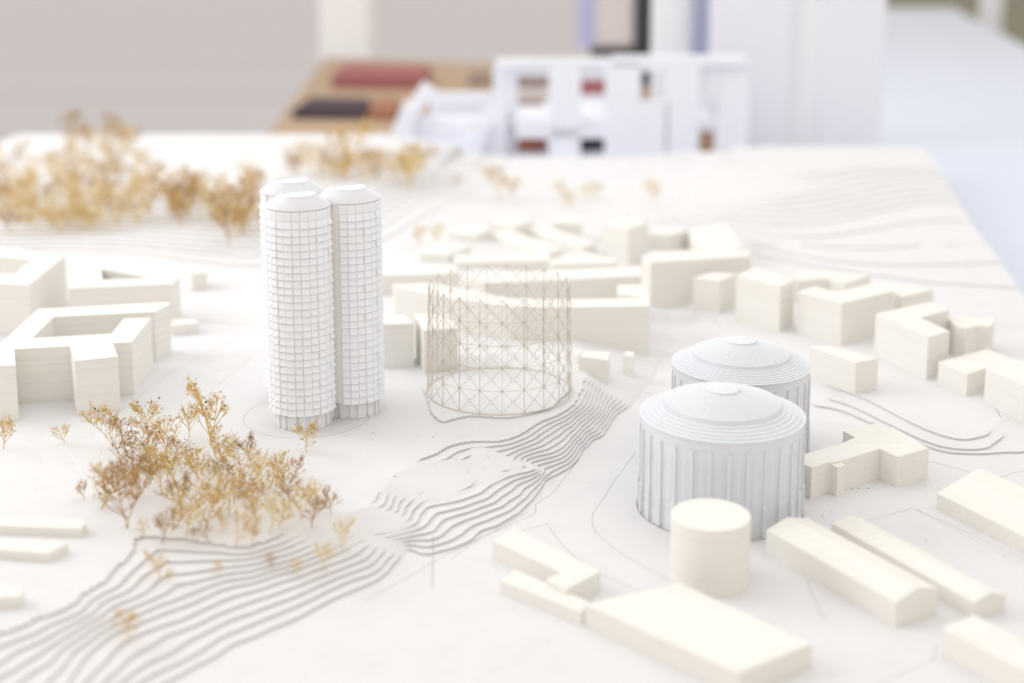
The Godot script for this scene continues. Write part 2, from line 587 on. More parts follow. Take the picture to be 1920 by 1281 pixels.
func tower() -> void:
	var lobes := [Vector2(-0.2484, -1.6071), Vector2(-0.1950, -1.6487), Vector2(-0.2689, -1.6951)]
	var y0 := PLATEAU * STEP
	var c: Vector2 = (lobes[0] + lobes[1] + lobes[2]) / 3.0
	var o := base("trefoil_tower", "tall white tower of three joined round shafts clad in small shingle panels", "model tower", Vector3(c.x, y0, c.y))
	var rng := RandomNumberGenerator.new()
	rng.seed = 4
	var ro := 0.0375
	var foot := 0.0192
	var top := 0.2632
	var rows := 27
	var pitch := (top - 0.012 - foot) / rows
	var around := 25
	# core that joins the three shafts
	var hub := PackedVector2Array()
	for i in 3:
		var d: Vector2 = (lobes[i] - c)
		hub.append(d * 0.93 + d.orthogonal().normalized() * 0.017)
		hub.append(d * 0.93 - d.orthogonal().normalized() * 0.017)
	put("core", prism(Geometry2D.convex_hull(hub), 0.0, top - 0.002), M.recess, o)
	var panel := []
	for k in 4:   # a panel leaning out at its lower edge, a few slightly different ones
		var t := Tris.new()
		var w := 0.0094 + 0.0001 * (k % 2)
		var hgt := pitch * 0.98
		var lean := 0.0021 + 0.00015 * k
		var q := [Vector3(-w / 2, 0, lean), Vector3(w / 2, 0, lean * (0.9 + 0.05 * k)), Vector3(w / 2, hgt, 0.0), Vector3(-w / 2, hgt, 0.0)]
		var bk := Vector3(0, 0, -0.0014)
		var ch := 0.0008
		var fr := [q[0] + Vector3(ch, ch, 0), q[1] + Vector3(-ch, ch, 0), q[2] + Vector3(-ch, 0, 0), q[3] + Vector3(ch, 0, 0)]
		t.quad(fr[0], fr[1], fr[2], fr[3], Vector3.BACK)
		for i in 4:
			var j := (i + 1) % 4
			var out: Vector3 = (q[i] + q[j]) / 2 - Vector3(0, hgt / 2, 0)
			t.quad(q[i] - Vector3(0, 0, ch), q[j] - Vector3(0, 0, ch), fr[j], fr[i], out + Vector3.BACK * 0.002)
			t.quad(q[i] + bk, q[j] + bk, q[j] - Vector3(0, 0, ch), q[i] - Vector3(0, 0, ch), out)
		panel.append(t.mesh())
	var rest := Tris.new()
	var count := 0
	var seen := []
	var other := []
	for l in 3:
		var at: Vector2 = lobes[l] - c
		var outward := at.angle()
		var s := Tris.new()
		s.lathe([Vector2(ro - 0.0012, foot), Vector2(ro - 0.0012, top)], 72, Vector3(at.x, 0, at.y))
		put("shaft", s.mesh(), M.recess, o)
		# the recessed foot, fluted into broad pilasters
		var b := Tris.new()
		b.lathe([Vector2(ro - 0.0058, 0.0), Vector2(ro - 0.0058, foot), Vector2(0.0, foot)], 60, Vector3(at.x, 0, at.y))
		put("foot", b.mesh(), M.smooth, o)
		for i in 13:
			var a := outward + (i - 6) * 0.355
			var d := Vector3(cos(a), 0, sin(a))
			var pz := Tris.new()
			var wide: float = [0.0105, 0.005, 0.0075][i % 3]
			pz.box(Vector3(at.x, foot / 2 - 0.0002, at.y) + d * (ro - 0.0057), Vector3(wide, foot - 0.0006, 0.0045), Basis(Vector3(-d.z, 0, d.x), Vector3.UP, d), 0.0003)
			put("pilaster", pz.mesh(), M.smooth, o)
		# panels, row on row
		for r in rows:
			for i in around:
				var a := TAU * i / around + l * 0.11
				if absf(wrapf(a - outward, -PI, PI)) > 1.68: continue
				var d := Vector3(cos(a), 0, sin(a))
				var bulge := 0.0006 * (1.0 if i % 2 else 0.0) + rng.randf_range(-0.0001, 0.0001)
				var t := Transform3D(Basis(Vector3(d.z, 0, -d.x), Vector3.UP, d), Vector3(at.x, foot + r * pitch + rng.randf_range(-0.00007, 0.00007), at.y) + d * (ro + bulge))
				var view := Vector2(-lobes[l].x, -lobes[l].y).angle()
				var facing := cos(wrapf(a - view, -PI, PI)) + (0.3 if l == 0 else 0.0)
				seen.append([facing, t, (i + r * 3) % 4])
		# tall plain panels under the eave
		for i in around:
			var a := TAU * i / around + l * 0.11
			if absf(wrapf(a - outward, -PI, PI)) > 1.68: continue
			var d := Vector3(cos(a), 0, sin(a))
			var t := Tris.new()
			t.box(Vector3(at.x, top - 0.0065, at.y) + d * (ro - 0.0002), Vector3(0.0093, 0.0108, 0.0015 + 0.0004 * (i % 2)), Basis(Vector3(d.z, 0, -d.x), Vector3.UP, d), 0.0002)
			put("eave_panel", t.mesh(), M.panel, o)
		# conical cap in thin printed steps, with a raised ring
		var cap := Tris.new()
		var prof := [Vector2(ro - 0.001, top - 0.001), Vector2(ro + 0.0008, top - 0.0002), Vector2(ro + 0.0008, top + 0.0012)]
		var steps := 15
		for k in steps:
			var f := (k + 1.0) / steps
			var rr := lerpf(ro + 0.0008, 0.021, f)
			prof.append(Vector2(rr, top + 0.0012 + 0.0108 * pow(k / float(steps), 0.82)))
			prof.append(Vector2(rr, top + 0.0012 + 0.0108 * pow(f, 0.82)))
		prof.append_array([Vector2(0.0208, top + 0.0136), Vector2(0.0196, top + 0.0138), Vector2(0.0190, top + 0.0118), Vector2(0.0, top + 0.0124)])
		cap.lathe(prof, 72, Vector3(at.x, 0, at.y))
		put("roof_cap", cap.mesh(), M.smooth, o)
	seen.sort_custom(func(x, y): return x[0] > y[0])
	for k in seen.size():
		if k < 300: put_fast("shingle_panel", k, panel[seen[k][2]], M.panel, o, seen[k][1])
		else: other.append(seen[k])
	for e in other:
		var m: ArrayMesh = panel[e[2]]
		var arr := m.surface_get_arrays(0)
		for i in arr[Mesh.ARRAY_VERTEX].size():
			rest.v.append(e[1] * arr[Mesh.ARRAY_VERTEX][i])
			rest.n.append(e[1].basis * arr[Mesh.ARRAY_NORMAL][i])
	tag(put("panel_cladding", rest.mesh(), M.panel, o), "", "", "", "stuff")

func gas_frame() -> void:
	var c := Vector2(-0.0160, -1.7121)
	var o := base("gas_holder_frame", "open see-through lattice cylinder of fine cream posts and crossed braces", "lattice frame", Vector3(c.x, (PLATEAU + 1) * STEP, c.y))
	var n := 21
	var rb := 0.0912
	var rt := 0.0885
	var tall := 0.1415
	var storeys := 5
	var first := 1.5248
	var ring := Tris.new()
	ring.lathe([Vector2(rb + 0.0009, 0.0), Vector2(rb + 0.0009, 0.001), Vector2(rb - 0.0009, 0.001), Vector2(rb - 0.0009, 0.0)], 84)
	put("base_ring", ring.mesh(), M.lattice, o)
	var serial := 0
	var beads := 0
	for i in n:
		var out := Vector3(cos(first + TAU * i / n), 0, sin(first + TAU * i / n))
		var lo := _fr(c, i, 0, first, n, rb, rt, tall, storeys)
		var hi := _fr(c, i, storeys, first, n, rb, rt, tall, storeys)
		var side_way := Vector3(-out.z, 0, out.x) * 0.0003
		var t := Tris.new()
		t.bar(lo - side_way, hi - side_way, 0.00025, 0.0006, out)
		t.bar(lo + side_way, hi + side_way, 0.00025, 0.0006, out)
		for k in range(1, storeys): t.box(_fr(c, i, k, first, n, rb, rt, tall, storeys), Vector3(0.0015, 0.0026, 0.0009), Basis(Vector3(-out.z, 0, out.x), Vector3.UP, out))
		put_fast("post", i, t.mesh(), M.lattice, o, Transform3D.IDENTITY)
		for k in range(1, storeys):
			var pins := Tris.new()
			for q in 3: pins.ball(_fr(c, i, k, first, n, rb, rt, tall, storeys) + out * 0.0006 + Vector3(0, 0.0016 * (q - 1), 0), 0.00032)
			put_fast("pin_row", beads, pins.mesh(), M.brown, o, Transform3D.IDENTITY)
			beads += 1
		for k in storeys:
			var a := _fr(c, i, k, first, n, rb, rt, tall, storeys)
			var b := _fr(c, i + 1, k, first, n, rb, rt, tall, storeys)
			var d := _fr(c, i, k + 1, first, n, rb, rt, tall, storeys)
			var e := _fr(c, i + 1, k + 1, first, n, rb, rt, tall, storeys)
			var m := (a + b + d + e) / 4.0
			var f := Vector3(m.x, 0, m.z).normalized()
			var x := Tris.new()
			var s := 0.0026
			for q in [a, b, d, e]:
				var dir: Vector3 = (q - m).normalized()
				x.bar(q, m + dir * s, 0.00052, 0.0006, f)
			var sx := Vector3(-f.z, 0, f.x)
			var cs := [m + sx * s * 0.7 + Vector3.UP * s * 0.7, m - sx * s * 0.7 + Vector3.UP * s * 0.7, m - sx * s * 0.7 - Vector3.UP * s * 0.7, m + sx * s * 0.7 - Vector3.UP * s * 0.7]
			for q in 4: x.bar(cs[q], cs[(q + 1) % 4], 0.00045, 0.0006, f)
			put_fast("cross_brace", serial, x.mesh(), M.lattice, o, Transform3D.IDENTITY)
			serial += 1
	for k in range(1, storeys):
		var t := Tris.new()
		for i in n * 3:
			var a := _fr(c, i / 3.0, k, first, n, rb, rt, tall, storeys)
			var b := _fr(c, (i + 1) / 3.0, k, first, n, rb, rt, tall, storeys)
			t.bar(a, b, 0.00048, 0.0006, Vector3(a.x, 0, a.z).normalized())
		put("ring_beam", t.mesh(), M.lattice, o)

func _fr(_c: Vector2, i: float, k: float, first: float, n: int, rb: float, rt: float, tall: float, storeys: int) -> Vector3:
	var a := first + TAU * i / n
	var r := lerpf(rb, rt, k / storeys)
	return Vector3(cos(a) * r, 0.0014 + (tall - 0.0014) * k / storeys, sin(a) * r)

func gas_holder(label: String, at: Vector2, R: float, eave: float, turn: float, ledges: int) -> void:
	var o := base("domed_gas_holder", label, "model gas holder", Vector3(at.x, 0.0, at.y), turn, "round white gas holders with shallow domes")
	var n := 28
	var rng := RandomNumberGenerator.new()
	rng.seed = ledges
	var w := Tris.new()
	w.lathe([Vector2(R, -0.004), Vector2(R, eave - 0.011), Vector2(R + 0.0006, eave - 0.0105), Vector2(R + 0.0006, eave)], 112)
	put("drum_wall", w.mesh(), M.chalk, o)
	for i in n:
		var a := TAU * (i + 0.5) / n
		var d := Vector3(cos(a), 0, sin(a))
		var b := Basis(Vector3(d.z, 0, -d.x), Vector3.UP, d)
		var t := Tris.new()
		var wide := rng.randf_range(0.0028, 0.0042)
		var proud := rng.randf_range(0.0028, 0.0042)
		t.box(d * (R + 0.0006) + Vector3(0, (eave - 0.011) / 2, 0), Vector3(wide, eave - 0.0112, proud), b, 0.0004)
		t.box(d * (R + 0.0011) + Vector3(0, 0.016, 0), Vector3(wide + 0.0014, rng.randf_range(0.028, 0.038), proud + 0.0016), b, 0.0005)
		put_fast("pilaster", i, t.mesh(), M.chalk, o, Transform3D.IDENTITY)
	var serial := 0
	for i in n:   # narrow window strips, two to a bay, in shallow relief
		for s in [-1, 1]:
			var a: float = TAU * (i + 0.22 * s) / n
			var d := Vector3(cos(a), 0, sin(a))
			var b := Basis(Vector3(d.z, 0, -d.x), Vector3.UP, d)
			var t := Tris.new()
			for k in [-1, 1]: t.box(d * (R + 0.0001) + Vector3(0, eave * 0.47, 0) + b.x * 0.0016 * k, Vector3(0.0005, eave * 0.66, 0.0004), b)
			for k in 3: t.box(d * (R + 0.0001) + Vector3(0, eave * (0.2 + 0.22 * k), 0), Vector3(0.0026, 0.0006, 0.0004), b)
			put_fast("window_strip", serial, t.mesh(), M.chalk, o, Transform3D.IDENTITY)
			serial += 1
	# stepped roof: ledges round the eave, then a lipped shallow dome and a button on top
	var e := Tris.new()
	var prof := [Vector2(R - 0.002, eave - 0.0002), Vector2(R + 0.0026, eave - 0.0002), Vector2(R + 0.0026, eave + 0.0012)]
	var r0 := R + 0.0026
	var r1 := R * 0.735
	var y := eave + 0.0012
	for k in ledges:
		var f := (k + 1.0) / ledges
		var rr := lerpf(r0, r1, f)
		prof.append(Vector2(rr, y))
		y += 0.0102 / ledges
		prof.append(Vector2(rr, y))
	prof.append(Vector2(r1 - 0.002, y))
	e.lathe(prof, 112)
	put("eave_ledges", e.mesh(), M.chalk, o)
	var dm := Tris.new()
	var lip := R * 0.725
	var pd := [Vector2(lip, y - 0.001), Vector2(lip, y + 0.0032)]
	var steps := 24
	for k in range(1, steps + 1):
		var f := k / float(steps)
		var rr := lerpf(lip, R * 0.16, f)
		var yy := y + 0.0032 + 0.0125 * (1.0 - pow(1.0 - f, 1.5))
		pd.append(Vector2(rr, lerpf(pd[-1].y, yy, 0.25)))
		pd.append(Vector2(rr, yy))
	pd.append(Vector2(0.0, pd[-1].y))
	dm.lathe(pd, 112)
	put("dome", dm.mesh(), M.cap, o)
	var bt := Tris.new()
	var by: float = pd[-1].y - 0.001
	bt.lathe([Vector2(R * 0.215, by), Vector2(R * 0.215, by + 0.0024), Vector2(R * 0.2, by + 0.0028), Vector2(0, by + 0.0052)], 48)
	put("top_disc", bt.mesh(), M.chalk, o)

# ------------------------------------------------------------------ dried-flower trees
var sprigs := []
func grow_sprig(seed_at: int, spread: float, dense: int, most: int) -> Array:   # [stem, twigs, florets, beads] of a dried flower head, 1 m tall, scaled when set
	var rng := RandomNumberGenerator.new()
	rng.seed = seed_at
	var stem := Tris.new()
	var twig := Tris.new()
	var head := Tris.new()
	var bead := Tris.new()
	var nodes := []
	var fans := 1 if seed_at % 3 == 2 else 2
	for f in fans:
		var a0 := TAU * f / fans + rng.randf()
		var lean := Vector3(cos(a0), 0, sin(a0)) * (rng.randf_range(0.12, 0.34) if fans > 1 else 0.05)
		var tall := 0.68 * rng.randf_range(0.62, 1.0) if f > 0 else 0.68
		var p := Vector3.ZERO
		var thick := 0.014 if fans == 1 else 0.009
		for k in 8:
			var u := (k + 1) / 8.0
			var q := Vector3(0, u * tall, 0) + lean * u * (0.5 + 0.5 * u) + Vector3(rng.randf_range(-0.014, 0.014), 0, rng.randf_range(-0.014, 0.014))
			stem.tube(p, q, lerpf(thick, 0.006, k / 8.0), lerpf(thick, 0.006, u), 5)
			p = q
			if k > 0 and (fans == 1 or (k + f) % 2 == 0 or k > 6): nodes.append([q, k / 8.0])
	for nd in nodes:
		for b in (most if nd[1] > 0.35 else most - 1):
			if nd[1] < 0.2 and rng.randf() < 0.3: continue
			var a := rng.randf() * TAU
			var up := lerpf(0.55, 1.4, rng.randf())
			var long := lerpf(0.56, 0.28, nd[1]) * rng.randf_range(0.7, 1.15)
			var d := (Vector3(cos(a) * spread, up, sin(a) * spread)).normalized()
			var m: Vector3 = nd[0] + d * long * 0.55
			var tip := m + (d + Vector3(rng.randf_range(-0.3, 0.3), 0.25, rng.randf_range(-0.3, 0.3))).normalized() * long * 0.45
			twig.tube(nd[0], m, 0.008, 0.006)
			twig.tube(m, tip, 0.006, 0.005)
			for s in dense:
				var from := m.lerp(tip, 0.15 + 0.85 * s / (dense - 1.0))
				var dd := (d + Vector3(rng.randf_range(-1, 1), rng.randf_range(-0.35, 0.9), rng.randf_range(-1, 1)) * 0.9).normalized()
				var end := from + dd * rng.randf_range(0.06, 0.15)
				twig.tube(from, end, 0.0042, 0.003, 3)
				for f in rng.randi_range(3, 5):   # a star of small dry florets
					var fd := (dd * 0.7 + Vector3(rng.randf_range(-1, 1), rng.randf_range(-1, 1), rng.randf_range(-1, 1))).normalized()
					var fe := end + fd * rng.randf_range(0.025, 0.06)
					head.tube(end, fe, 0.0042, 0.003, 3)
					head.ball(fe, rng.randf_range(0.0045, 0.0085))
				if rng.randf() < 0.085: bead.ball(end + dd * 0.008, rng.randf_range(0.014, 0.020))
	return [stem.mesh(), twig.mesh(), head.mesh(), bead.mesh()]

var protos := {}
func sprig(label: String, group: String, x: float, z: float, tall: float, kind: int, tone: String, turn: float, lean := Vector2.ZERO) -> void:
	var key := "%d %s" % [kind, tone]
	var o: Node3D
	if not protos.has(key):
		o = Node3D.new()
		o.name = numbered("dried_flower_tree")
		add_child(o, true)
		var s: Array = sprigs[kind]
		var second: String = {"gold": "gold", "straw": "gold", "brown": "brown", "russet": "brown", "pale": "straw"}[tone]
		put("stem", s[0], M[second], o)
		put("twigs", s[1], M[second], o)
		put("florets", s[2], M[tone], o)
		put("seed_beads", s[3], M.bead, o)
		protos[key] = o
	else:
		o = protos[key].duplicate()
		o.name = numbered("dried_flower_tree")
		add_child(o, true)
	o.position = Vector3(x, ground_y(x, z) - 0.0006, z)
	o.basis = (Basis(Vector3(0, 0, 1), -lean.x) * Basis(Vector3(1, 0, 0), lean.y) * Basis(Vector3.UP, turn)).scaled(Vector3.ONE * tall)
	for m in ["label", "category", "group"]:
		if o.has_meta(m): o.remove_meta(m)
	tag(o, label, "model tree", group)
	for c in o.get_children():
		if str(c.name) != "stem": c.set_meta("kind", "stuff")

func solid(called: String, label: String, category: String, c: Vector3, s: Vector3, mat: Material, group := "", turn := 0.0, bev := 0.002) -> MeshInstance3D:
	var t := Tris.new()
	t.box(Vector3(0, s.y / 2, 0), s, Basis(Vector3.UP, turn), bev)
	var o := put(called, t.mesh(), mat, self, c - Vector3(0, s.y / 2, 0))
	tag(o, label, category, group)
	return o

func piece(called: String, parent: Node3D, c: Vector3, s: Vector3, mat: Material, turn := 0.0, tilt := 0.0) -> MeshInstance3D:
	var t := Tris.new()
	t.box(c, s, Basis(Vector3.UP, turn) * Basis(Vector3.BACK, tilt), 0.002)
	return put(called, t.mesh(), mat, parent)

# ------------------------------------------------------------------ scene
func _ready() -> void:
	var cam := Camera3D.new()
	cam.name = "camera"
	cam.position = Vector3(0, 0.62, 0)
	cam.rotation_degrees = Vector3(-10.0, 0, 0)
	cam.near = 0.05
	cam.far = 80.0
	cam.projection = Camera3D.PROJECTION_FRUSTUM   # the lens is shifted down, as with a view camera
	cam.size = 0.05 * 1281.0 / 2649.0
	cam.frustum_offset = Vector2(0, -0.05 * (640.5 - 315.2) / 2649.0)
	var lens := CameraAttributesPhysical.new()
	lens.frustum_focal_length = 50.0
	lens.frustum_focus_distance = 1.62
	lens.exposure_aperture = 2.0
	lens.frustum_near = 0.05
	lens.frustum_far = 80.0
	cam.attributes = lens
	add_child(cam)
	cam.current = true

	var we := WorldEnvironment.new()
	we.name = "environment"
	var env := Environment.new()
	env.background_mode = Environment.BG_COLOR
	env.background_color = Color(1.04, 0.965, 0.89).linear_to_srgb()
	env.tonemap_mode = Environment.TONE_MAPPER_LINEAR
	env.tonemap_exposure = 0.91
	env.sdfgi_enabled = true
	env.ssao_enabled = true
	env.ssil_enabled = true
	we.environment = env
	add_child(we)

	# a wide window to the left of the model
	var window := AreaLight3D.new()
	window.name = "window_light"
	window.area_size = Vector2(2.4, 1.8)
	window.light_color = Color(0.97, 0.985, 1.0)
	window.light_energy = 6.8
	window.shadow_enabled = true
	add_child(window)
	window.look_at_from_position(Vector3(-3.2, 1.9, -2.5), Vector3(0.0, 0.0, -1.6))
	# the bright ceiling over it
	var ceiling := AreaLight3D.new()
	ceiling.name = "ceiling_light"
	ceiling.area_size = Vector2(4.4, 7.0)
	ceiling.light_color = Color(0.92, 0.965, 1.0)
	ceiling.light_energy = 7.4
	ceiling.shadow_enabled = true
	add_child(ceiling)
	ceiling.look_at_from_position(Vector3(0.2, 3.2, -4.0), Vector3(0.2, 0.0, -4.0), Vector3.FORWARD)

	materials()
	rough.seed = 8
	rough.frequency = 11.0
	rough.fractal_octaves = 2
	guides.slope = [[0.5, mm([-247.1, -4044.4, -228.0, -3962.2, -189.7, -3797.7, -158.4, -3670.1, -134.1, -3579.4, -107.4, -3482.2, -78.4, -3378.5, -42.0, -3262.1, 1.8, -3132.9, 45.2, -3012.7, 88.3, -2901.6, 130.4, -2786.7, 171.4, -2667.9, 203.9, -2548.7, 227.7, -2429.1, 241.3, -2311.7, 244.8, -2196.3, 241.0, -2097.1, 229.9, -2014.0, 214.5, -1939.5, 194.7, -1873.4, 174.8, -1812.3, 154.8, -1756.2, 140.2, -1716.0, 131.0, -1691.6, 120.2, -1664.8, 107.8, -1635.6, 96.4, -1605.1, 85.8, -1573.6, 75.9, -1549.7, 66.6, -1533.6, 57.7, -1519.7, 49.2, -1508.0, 41.0, -1491.7, 33.1, -1470.7, 26.1, -1449.6, 20.1, -1428.4, 11.4, -1407.7, 0.1, -1387.5, -11.6, -1370.1, -23.7, -1355.3, -35.6, -1341.2, -47.3, -1327.6, -60.9, -1316.4, -76.3, -1307.4, -88.9, -1307.4, -98.7, -1316.4, -106.0, -1311.4, -110.5, -1292.6, -117.4, -1273.9, -126.5, -1255.5, -137.5, -1237.0, -150.4, -1218.5, -163.2, -1202.5, -176.0, -1188.9, -190.7, -1174.2, -207.1, -1158.3, -222.9, -1141.2, -238.0, -1123.0, -253.2, -1103.0, -268.6, -1081.2, -281.4, -1060.6, -291.7, -1041.1, -300.5, -1018.5, -308.0, -992.8, -311.7, -979.9])], [6, mm([-317.1, -3954.5, -296.9, -3874.1, -256.5, -3713.3, -225.3, -3588.5, -203.1, -3499.9, -183.4, -3413.5, -166.3, -3329.3, -144.8, -3230.4, -118.9, -3116.5, -87.6, -2996.8, -50.9, -2871.1, -9.6, -2743.9, 36.3, -2615.0, 76.0, -2492.0, 109.4, -2375.1, 135.4, -2260.3, 154.1, -2147.5, 163.7, -2056.8, 164.4, -1988.3, 159.6, -1923.8, 149.3, -1863.3, 137.4, -1805.2, 123.7, -1749.4, 111.8, -1706.3, 101.7, -1676.0, 91.9, -1647.6, 82.5, -1621.0, 72.2, -1594.3, 61.1, -1567.6, 47.8, -1549.3, 32.2, -1539.4, 22.1, -1530.1, 17.4, -1521.2, 19.1, -1511.6, 27.0, -1501.4, 29.2, -1493.6, 25.5, -1488.2, 18.1, -1483.9, 6.8, -1480.9, -2.8, -1474.8, -10.6, -1465.8, -21.6, -1452.9, -35.7, -1436.2, -48.9, -1421.8, -61.2, -1409.9, -73.9, -1399.5, -86.8, -1390.7, -94.9, -1376.4, -98.3, -1356.7, -105.0, -1342.1, -115.0, -1332.6, -125.6, -1326.3, -136.7, -1323.2, -147.6, -1313.6, -158.2, -1297.3, -170.8, -1281.6, -185.6, -1266.6, -202.1, -1253.0, -220.3, -1240.8, -239.9, -1225.5, -261.0, -1206.9, -281.5, -1188.9, -301.5, -1171.4, -318.5, -1153.2, -332.6, -1134.2, -343.4, -1116.9, -351.0, -1101.3, -356.6, -1081.7, -360.4, -1058.3, -363.4, -1037.0, -365.7, -1018.0, -368.2, -995.9, -370.8, -970.7, -372.1, -958.1])], [12, mm([-382.8, -3856.5, -363.4, -3778.1, -324.5, -3621.2, -296.2, -3494.0, -278.4, -3396.4, -263.0, -3303.7, -250.1, -3216.0, -233.9, -3117.7, -214.4, -3008.9, -190.2, -2894.3, -161.2, -2774.0, -129.3, -2657.2, -94.5, -2543.9, -57.8, -2439.1, -19.3, -2342.6, 18.2, -2237.9, 54.5, -2124.7, 78.2, -2033.8, 89.1, -1965.3, 96.7, -1900.8, 101.0, -1840.3, 98.6, -1784.3, 89.4, -1732.7, 80.9, -1693.5, 73.2, -1666.9, 64.8, -1645.1, 55.8, -1628.2, 46.0, -1613.8, 35.6, -1602.0, 27.4, -1590.7, 21.6, -1580.1, 14.0, -1569.6, 4.7, -1559.3, -5.3, -1549.0, -16.0, -1538.9, -28.2, -1535.5, -42.0, -1538.9, -55.6, -1536.4, -69.0, -1528.1, -83.3, -1513.1, -98.4, -1491.5, -112.1, -1465.7, -124.3, -1435.7, -134.6, -1406.8, -143.2, -1379.0, -152.8, -1358.5, -163.6, -1345.4, -175.5, -1332.5, -188.5, -1319.8, -203.2, -1307.3, -219.6, -1295.1, -235.5, -1281.6, -250.9, -1266.8, -265.5, -1262.4, -279.3, -1268.2, -295.9, -1274.1, -315.2, -1280.0, -333.4, -1285.0, -350.4, -1289.2, -360.0, -1279.1, -361.9, -1254.6, -364.2, -1231.5, -366.8, -1209.7, -371.3, -1192.4, -377.6, -1179.5, -380.8, -1166.1, -380.8, -1152.2, -387.3, -1140.1, -400.0, -1129.6, -412.0, -1117.5, -423.1, -1103.8, -434.6, -1089.3, -446.5, -1074.0, -459.9, -1053.2, -474.6, -1026.8, -482.0, -1013.6])]]
	guides.pad = [[0, mm([-119.2, -1727.4, -118.1, -1738.1, -116.0, -1759.4, -109.2, -1777.8, -97.8, -1793.3, -79.8, -1806.8, -55.3, -1818.2, -28.7, -1823.9, 0.0, -1823.9, 26.6, -1814.8, 51.1, -1796.7, 67.7, -1776.8, 76.6, -1755.1, 80.1, -1736.4, 78.0, -1720.8, 74.1, -1706.4, 68.2, -1693.3, 62.0, -1678.0, 55.5, -1660.4, 45.6, -1645.5, 32.4, -1633.2, 17.7, -1623.0, 1.7, -1614.7, -12.0, -1611.9, -23.2, -1614.6, -34.4, -1616.9, -45.6, -1618.8, -55.9, -1616.5, -65.3, -1610.1, -72.7, -1603.7, -78.1, -1597.4, -84.2, -1598.8, -91.0, -1607.8, -96.9, -1619.3, -101.9, -1633.3, -105.3, -1649.9, -107.1, -1669.2, -110.8, -1691.0, -116.4, -1715.3, -119.2, -1727.4])], [1, mm([-114.5, -1719.5, -113.5, -1729.7, -111.4, -1750.0, -104.9, -1767.6, -94.0, -1782.4, -76.8, -1795.2, -53.4, -1806.0, -28.0, -1811.5, -0.7, -1811.5, 24.7, -1802.8, 48.1, -1785.6, 64.0, -1766.6, 72.6, -1745.9, 75.9, -1728.1, 74.0, -1713.2, 70.2, -1699.5, 64.6, -1686.9, 58.7, -1672.2, 52.5, -1655.4, 43.1, -1641.1, 30.4, -1629.4, 16.4, -1619.5, 1.0, -1611.5, -12.1, -1608.9, -22.8, -1611.5, -33.5, -1613.7, -44.3, -1615.5, -54.2, -1613.3, -63.1, -1607.1, -70.2, -1601.0, -75.4, -1595.0, -81.3, -1596.3, -87.8, -1605.0, -93.4, -1616.0, -98.2, -1629.4, -101.4, -1645.3, -103.1, -1663.8, -106.6, -1684.7, -111.9, -1707.9, -114.5, -1719.5])]]
	guides.bank = [[0.5, mm([762.4, -1544.7, 726.6, -1547.6, 654.9, -1553.3, 610.1, -1557.0, 592.1, -1558.6, 581.1, -1562.7, 577.2, -1569.4, 567.3, -1572.3, 551.4, -1571.4, 534.4, -1572.3, 516.4, -1574.8, 501.9, -1584.2, 490.9, -1600.5, 479.6, -1620.3, 468.1, -1643.6, 457.7, -1659.4, 448.3, -1667.8, 440.0, -1677.7, 432.8, -1689.1, 424.8, -1701.1, 415.9, -1713.8, 403.3, -1722.1, 387.2, -1726.1, 373.6, -1739.9, 362.7, -1763.4, 349.1, -1800.1, 332.7, -1849.9, 315.4, -1902.4, 297.2, -1957.7, 285.0, -2023.7, 278.8, -2100.3, 275.8, -2138.6])], [1.6, mm([869.6, -1777.8, 828.6, -1762.5, 746.6, -1731.8, 688.6, -1702.1, 654.5, -1673.3, 622.4, -1643.3, 592.4, -1611.9, 574.5, -1592.8, 568.7, -1586.0, 560.7, -1581.3, 550.5, -1578.7, 537.0, -1578.3, 520.3, -1580.0, 506.0, -1587.7, 494.2, -1601.5, 484.4, -1617.4, 476.4, -1635.3, 467.5, -1653.5, 457.5, -1672.2, 447.1, -1693.7, 436.2, -1718.2, 422.1, -1738.1, 404.8, -1753.4, 389.4, -1770.6, 375.7, -1789.7, 360.2, -1821.9, 343.0, -1867.2, 326.0, -1916.1, 309.4, -1968.6, 298.6, -2028.4, 293.6, -2095.5, 291.2, -2129.1])], [2.7, mm([874.4, -1955.0, 830.3, -1908.7, 742.2, -1816.2, 677.4, -1745.0, 635.7, -1695.1, 603.1, -1655.6, 579.6, -1626.4, 565.4, -1607.4, 560.6, -1598.7, 554.2, -1592.6, 546.1, -1589.1, 535.5, -1589.1, 522.4, -1592.6, 510.7, -1601.3, 500.5, -1615.4, 491.3, -1631.1, 483.1, -1648.4, 475.2, -1667.6, 467.4, -1688.5, 458.1, -1711.5, 447.3, -1736.6, 433.5, -1758.0, 416.6, -1775.8, 401.2, -1794.0, 387.2, -1812.6, 371.3, -1842.7, 353.3, -1884.5, 337.3, -1930.8, 323.2, -1981.6, 312.7, -2035.2, 305.7, -2091.5, 302.3, -2119.6])], [3.3, mm([906.0, -2007.5, 860.1, -1958.9, 768.5, -1861.6, 701.0, -1786.9, 657.8, -1734.7, 623.9, -1693.3, 599.5, -1662.8, 584.8, -1642.9, 579.8, -1633.8, 573.2, -1627.4, 564.9, -1623.8, 554.1, -1623.8, 540.8, -1627.4, 528.9, -1636.6, 518.7, -1651.3, 509.5, -1667.7, 501.3, -1685.8, 493.4, -1705.8, 485.7, -1727.7, 476.5, -1751.8, 465.7, -1778.0, 451.8, -1800.5, 434.7, -1819.2, 419.1, -1838.3, 405.1, -1857.7, 389.0, -1889.4, 371.0, -1933.3, 355.0, -1982.1, 341.0, -2035.7, 330.7, -2092.2, 324.1, -2151.7, 320.9, -2181.4])]]
